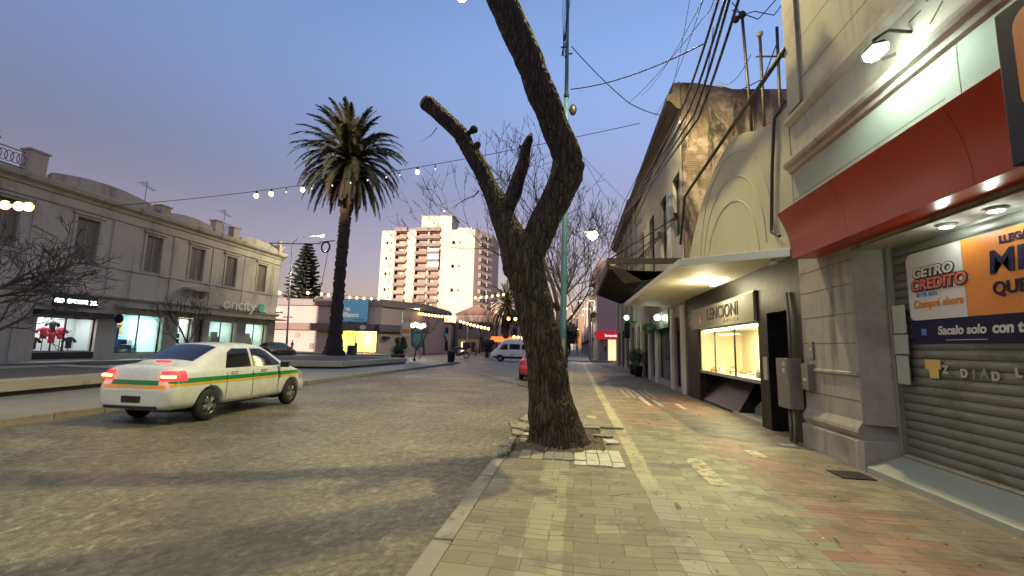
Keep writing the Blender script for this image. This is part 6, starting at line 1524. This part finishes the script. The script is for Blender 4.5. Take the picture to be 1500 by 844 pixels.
# ------------------------------------------------------------------ strings of bulbs
def string(pts, ts, label, r=.06, bulb=None, drop=.22, group='strings of bulbs over the avenue', big=(), mat=None):
    """pts: points of the wire; ts: bulb positions 0..1 along it"""
    o = thing('bulb_string', label, 'string lights', tuple(pts[0]), group); P = [Vector(p) for p in pts]; N = 24
    def cat(t_):
        f = t_*(len(P)-1); i = min(int(f), len(P)-2); u = f-i
        a, b_ = P[i], P[i+1]; p = a.lerp(b_, u); return p-Vector((0,0,4*u*(1-u)*(b_-a).length*.018))
    MB().tube([cat(k/(N*(len(P)-1))) for k in range(N*(len(P)-1)+1)], max(.012, r*.2), 4, cap=False).build('wire', M_blackp, o)
    for k, t_ in enumerate(ts):
        c = cat(t_)-Vector((0,0,drop)); lit = k in big or not big
        rr = r*(1.35 if k in big else (1 if not big else .5))
        MB().ball(c, rr, 8, (1,1,1.15)).build('bulb', mat or (M_bulb if lit else M_bulbdim), o)
        MB().tube([c+Vector((0,0,rr)), c+Vector((0,0,drop))], rr*.45, 6).build('socket', M_blackp, o)
    return o
def spread(pxs, y, P0, P1):
    """fractions along P0-P1 for the pixel columns given"""
    out = []
    for px in pxs:
        d0 = P0; best = 0; bd = 1e9
        for k in range(400):
            q = P0.lerp(P1, k/399)-Vector((0,0,4*(k/399)*(1-k/399)*(P1-P0).length*.018)); dv = q-Vector((0,0,EYE)); pxq = 750+FOC*dv.dot(RGT)/dv.dot(FWD)
            if abs(pxq-px) < bd: bd = abs(pxq-px); best = k/399
        out.append(best)
    return out
A = Vector((LX+.3, 24, 10.0)); B_ = at_y(840, 190, 24)
sA, sB = A, Vector((3.5, 24, B_.z+.2))
px = [377,398,420,444,458,487,514,540,566,587,612,637]
string([sA, sB], spread(px, 24, sA, sB), 'long string of mostly faint bulbs passing before the palm crown, a few glowing', .10, drop=.30, big=(0,1,3,10), mat=None)
sA, sB = at_y(-60, 290, 14), at_y(56, 300, 14); sA.z += .1
string([sA, sB], spread([8,16,28,42], 14, sA, sB), 'short string of bright bulbs at the left edge before the grey facade', .12, drop=.1, big=(0,2,3))
def far_string(p0, p1, y, n, label, r=.2, mat=None):
    a, b_ = at_y(*p0, y), at_y(*p1, y); string([a, b_], [(k+.5)/n for k in range(n)], label, r, drop=r*1.1, mat=mat)
far_string((466,428), (560,436), 58, 9, 'string of bulbs above the hall roof right of the palm trunk', .17)
far_string((350,423), (472,426), 58, 3, 'string with three bulbs over the hall roof left of the palm trunk', .2)
far_string((668,436), (742,429), 62, 9, 'string of bulbs in front of the lower tower, left of the thick trunk', .17)
far_string((612,457), (669,463), 70, 12, 'dense string of yellow bulbs before the dark gabled house', .20)
far_string((672,468), (718,480), 80, 9, 'string of yellow bulbs left of the second palm', .24)
far_string((740,464), (760,465), 62, 2, 'pair of bulbs hanging before the second palm crown', .22)
far_string((750,491), (768,493), 84, 3, 'three bulbs over the roof of the white van', .24)
far_string((824,448), (860,462), 75, 3, 'three small bulbs among the bare branches behind the blue pole', .14)
# ------------------------------------------------------------------ overhead cables
def cable(pts, r, label, sag=.0, group='overhead cables', mat=None, name='cable'):
    P = [Vector(p) for p in pts]; Q = []
    for i in range(len(P)-1):
        for k in range(10):
            u = k/10; Q.append(P[i].lerp(P[i+1], u)-Vector((0,0,4*u*(1-u)*sag)))
    Q.append(P[-1]); return tag(MB().tube(Q, r, 5).build(name, mat or M_blackp), label, 'cable', group)
cable([at_y(836,131,16.6), at_x(1035,62,3.6)], .022, 'cable running from the blue pole up to the bundle at the upper right', .25)
PT = at_y(837,68,16.6)
cable([PT, at_y(920,150,18), at_x(975,170,3.6)], .02, 'cable dropping from the blue pole to the dark cornice', .1)
cable([at_y(920,152,18), at_y(1035,20,10), at_y(1050,-20,9)], .010, 'thin wire rising steeply right of the blue pole', .15)
cable([at_x(975,170,3.6), at_y(912,300,30), Vector((3.4,44,12))], .02, 'thin cable sagging along the far cornices', .1)
for k, (a, b_) in enumerate((((1058,-20),(1003,150)),((1068,-20),(1010,160)),((1075,-25),(1017,168)),((1088,-20),(1022,175)))):
    p0 = at_x(a[0], a[1], 3.1+.1*k); p1 = at_x(b_[0], b_[1], 3.5)
    cable([p0, p1, Vector((3.42, 30, 10.9-.05*k)), Vector((3.42, 44, 11.2-.05*k))], .034, ['leftmost thick black cable of the bundle along the roofline','second thick black cable of the bundle','third thick black cable of the bundle','rightmost thick black cable of the bundle'][k], .12, 'thick cable bundle along the cornices')
for k, (a, b_, y0, y1) in enumerate((((1030,0),(960,170),9,17),((1012,-10),(975,165),11,17),((1045,40),(1030,120),9,14),((1040,-20),(940,140),8,20),((1100,80),(1053,120),9,13))):
    cable([at_y(*a, y0), at_y(*b_, y1)], .008, ['faint wire left of the thick bundle, highest','faint wire left of the thick bundle, lowest end by the cornice','short faint wire beside the bundle','faint long wire crossing towards the blue pole','thin wire over the stained wall'][k], .3, 'faint wires beside the bundle')
cable([at_y(845,215,17), at_y(915,330,30)], .010, 'thin wire falling from the elbow of the tree towards the far roofs', .2)
cable([at_y(850,225,17), at_y(960,330,30)], .008, 'second thin wire falling behind the tree elbow', .2)
cable([(LX+.3, 41, 10.6), at_y(395,356,40), at_y(470,357,39)], .05, 'dark wire from the corner of the old building to the ring ornament', .05)
cable([at_y(842,220,26), at_y(760,262,40), at_y(560,320,60)], .012, 'faint wire crossing high before the tower', .4)
cable([(FX,8.62,6.05+1.3), at_x(1150,72,4.0), at_x(1003,288,3.95), (3.98,17.3,5.6)], .05, 'thick dark conduit slanting down across the stained party wall', 0, mat=M_iron, name='conduit')
cable([at_x(1150,148,4.02), at_x(1134,175,3.99), at_x(1131,250,3.99), at_x(1130,340,3.99), at_x(1142,346,3.99)], .035, 'dark drooping cable down the cream wall beside the scored corner', 0, name='drop_cable')
cable([at_x(1170,372,4.0), at_x(1130,374,3.9), at_x(1110,379,3.8)], .008, 'thin wire lying along the canopy edge', .05)
# aerial masts and insulators on the low roof
for k, (p0, p1) in enumerate((((1100,125),(1087,22)),((1116,120),(1113,50)),((1139,122),(1138,40)))):
    a, b_ = at_y(*p0, 14.5), at_y(*p1, 14.5); a.z -= 3.0; o = thing('mast', ['leaning roof mast with insulators and looped cables','straight roof mast with a pale round cap','rightmost thin roof mast by the scored corner'][k], 'mast', tuple(a), 'masts on the cream shop roof')
    MB().tube([a, b_], .05, 8).build('shaft', M_iron, o)
    if k == 0:
        MB().ball(b_, .13, 8).ball(b_+Vector((-.2,0,-.15)), .12, 8).tube([b_+Vector((-.3,0,.2)), b_+Vector((.5,0,-.2)), b_+Vector((1.2,0,.6)), b_+Vector((1.9,0,1.8))], .02, 5).tube([b_+Vector((-.3,0,.5)), b_, b_+Vector((.4,0,.1)), b_+Vector((1.0,0,-.1)), b_+Vector((1.7,0,.9))], .018, 5).build('insulator', M_iron, o)
    if k == 1: MB().ball(b_, .11, 10).build('cap', M_pale, o)
    if k == 2: MB().tube([b_+Vector((-.7,0,-1.0)), b_+Vector((.1,0,-1.05)), b_+Vector((.6,0,-1.3))], .03, 5).tube([b_+Vector((0,0,-.5)), b_+Vector((-.5,0,-1.8)), b_+Vector((-1.3,0,-2.2)), b_+Vector((-2.0,0,-1.9))], .02, 5).build('crossbar', M_iron, o)
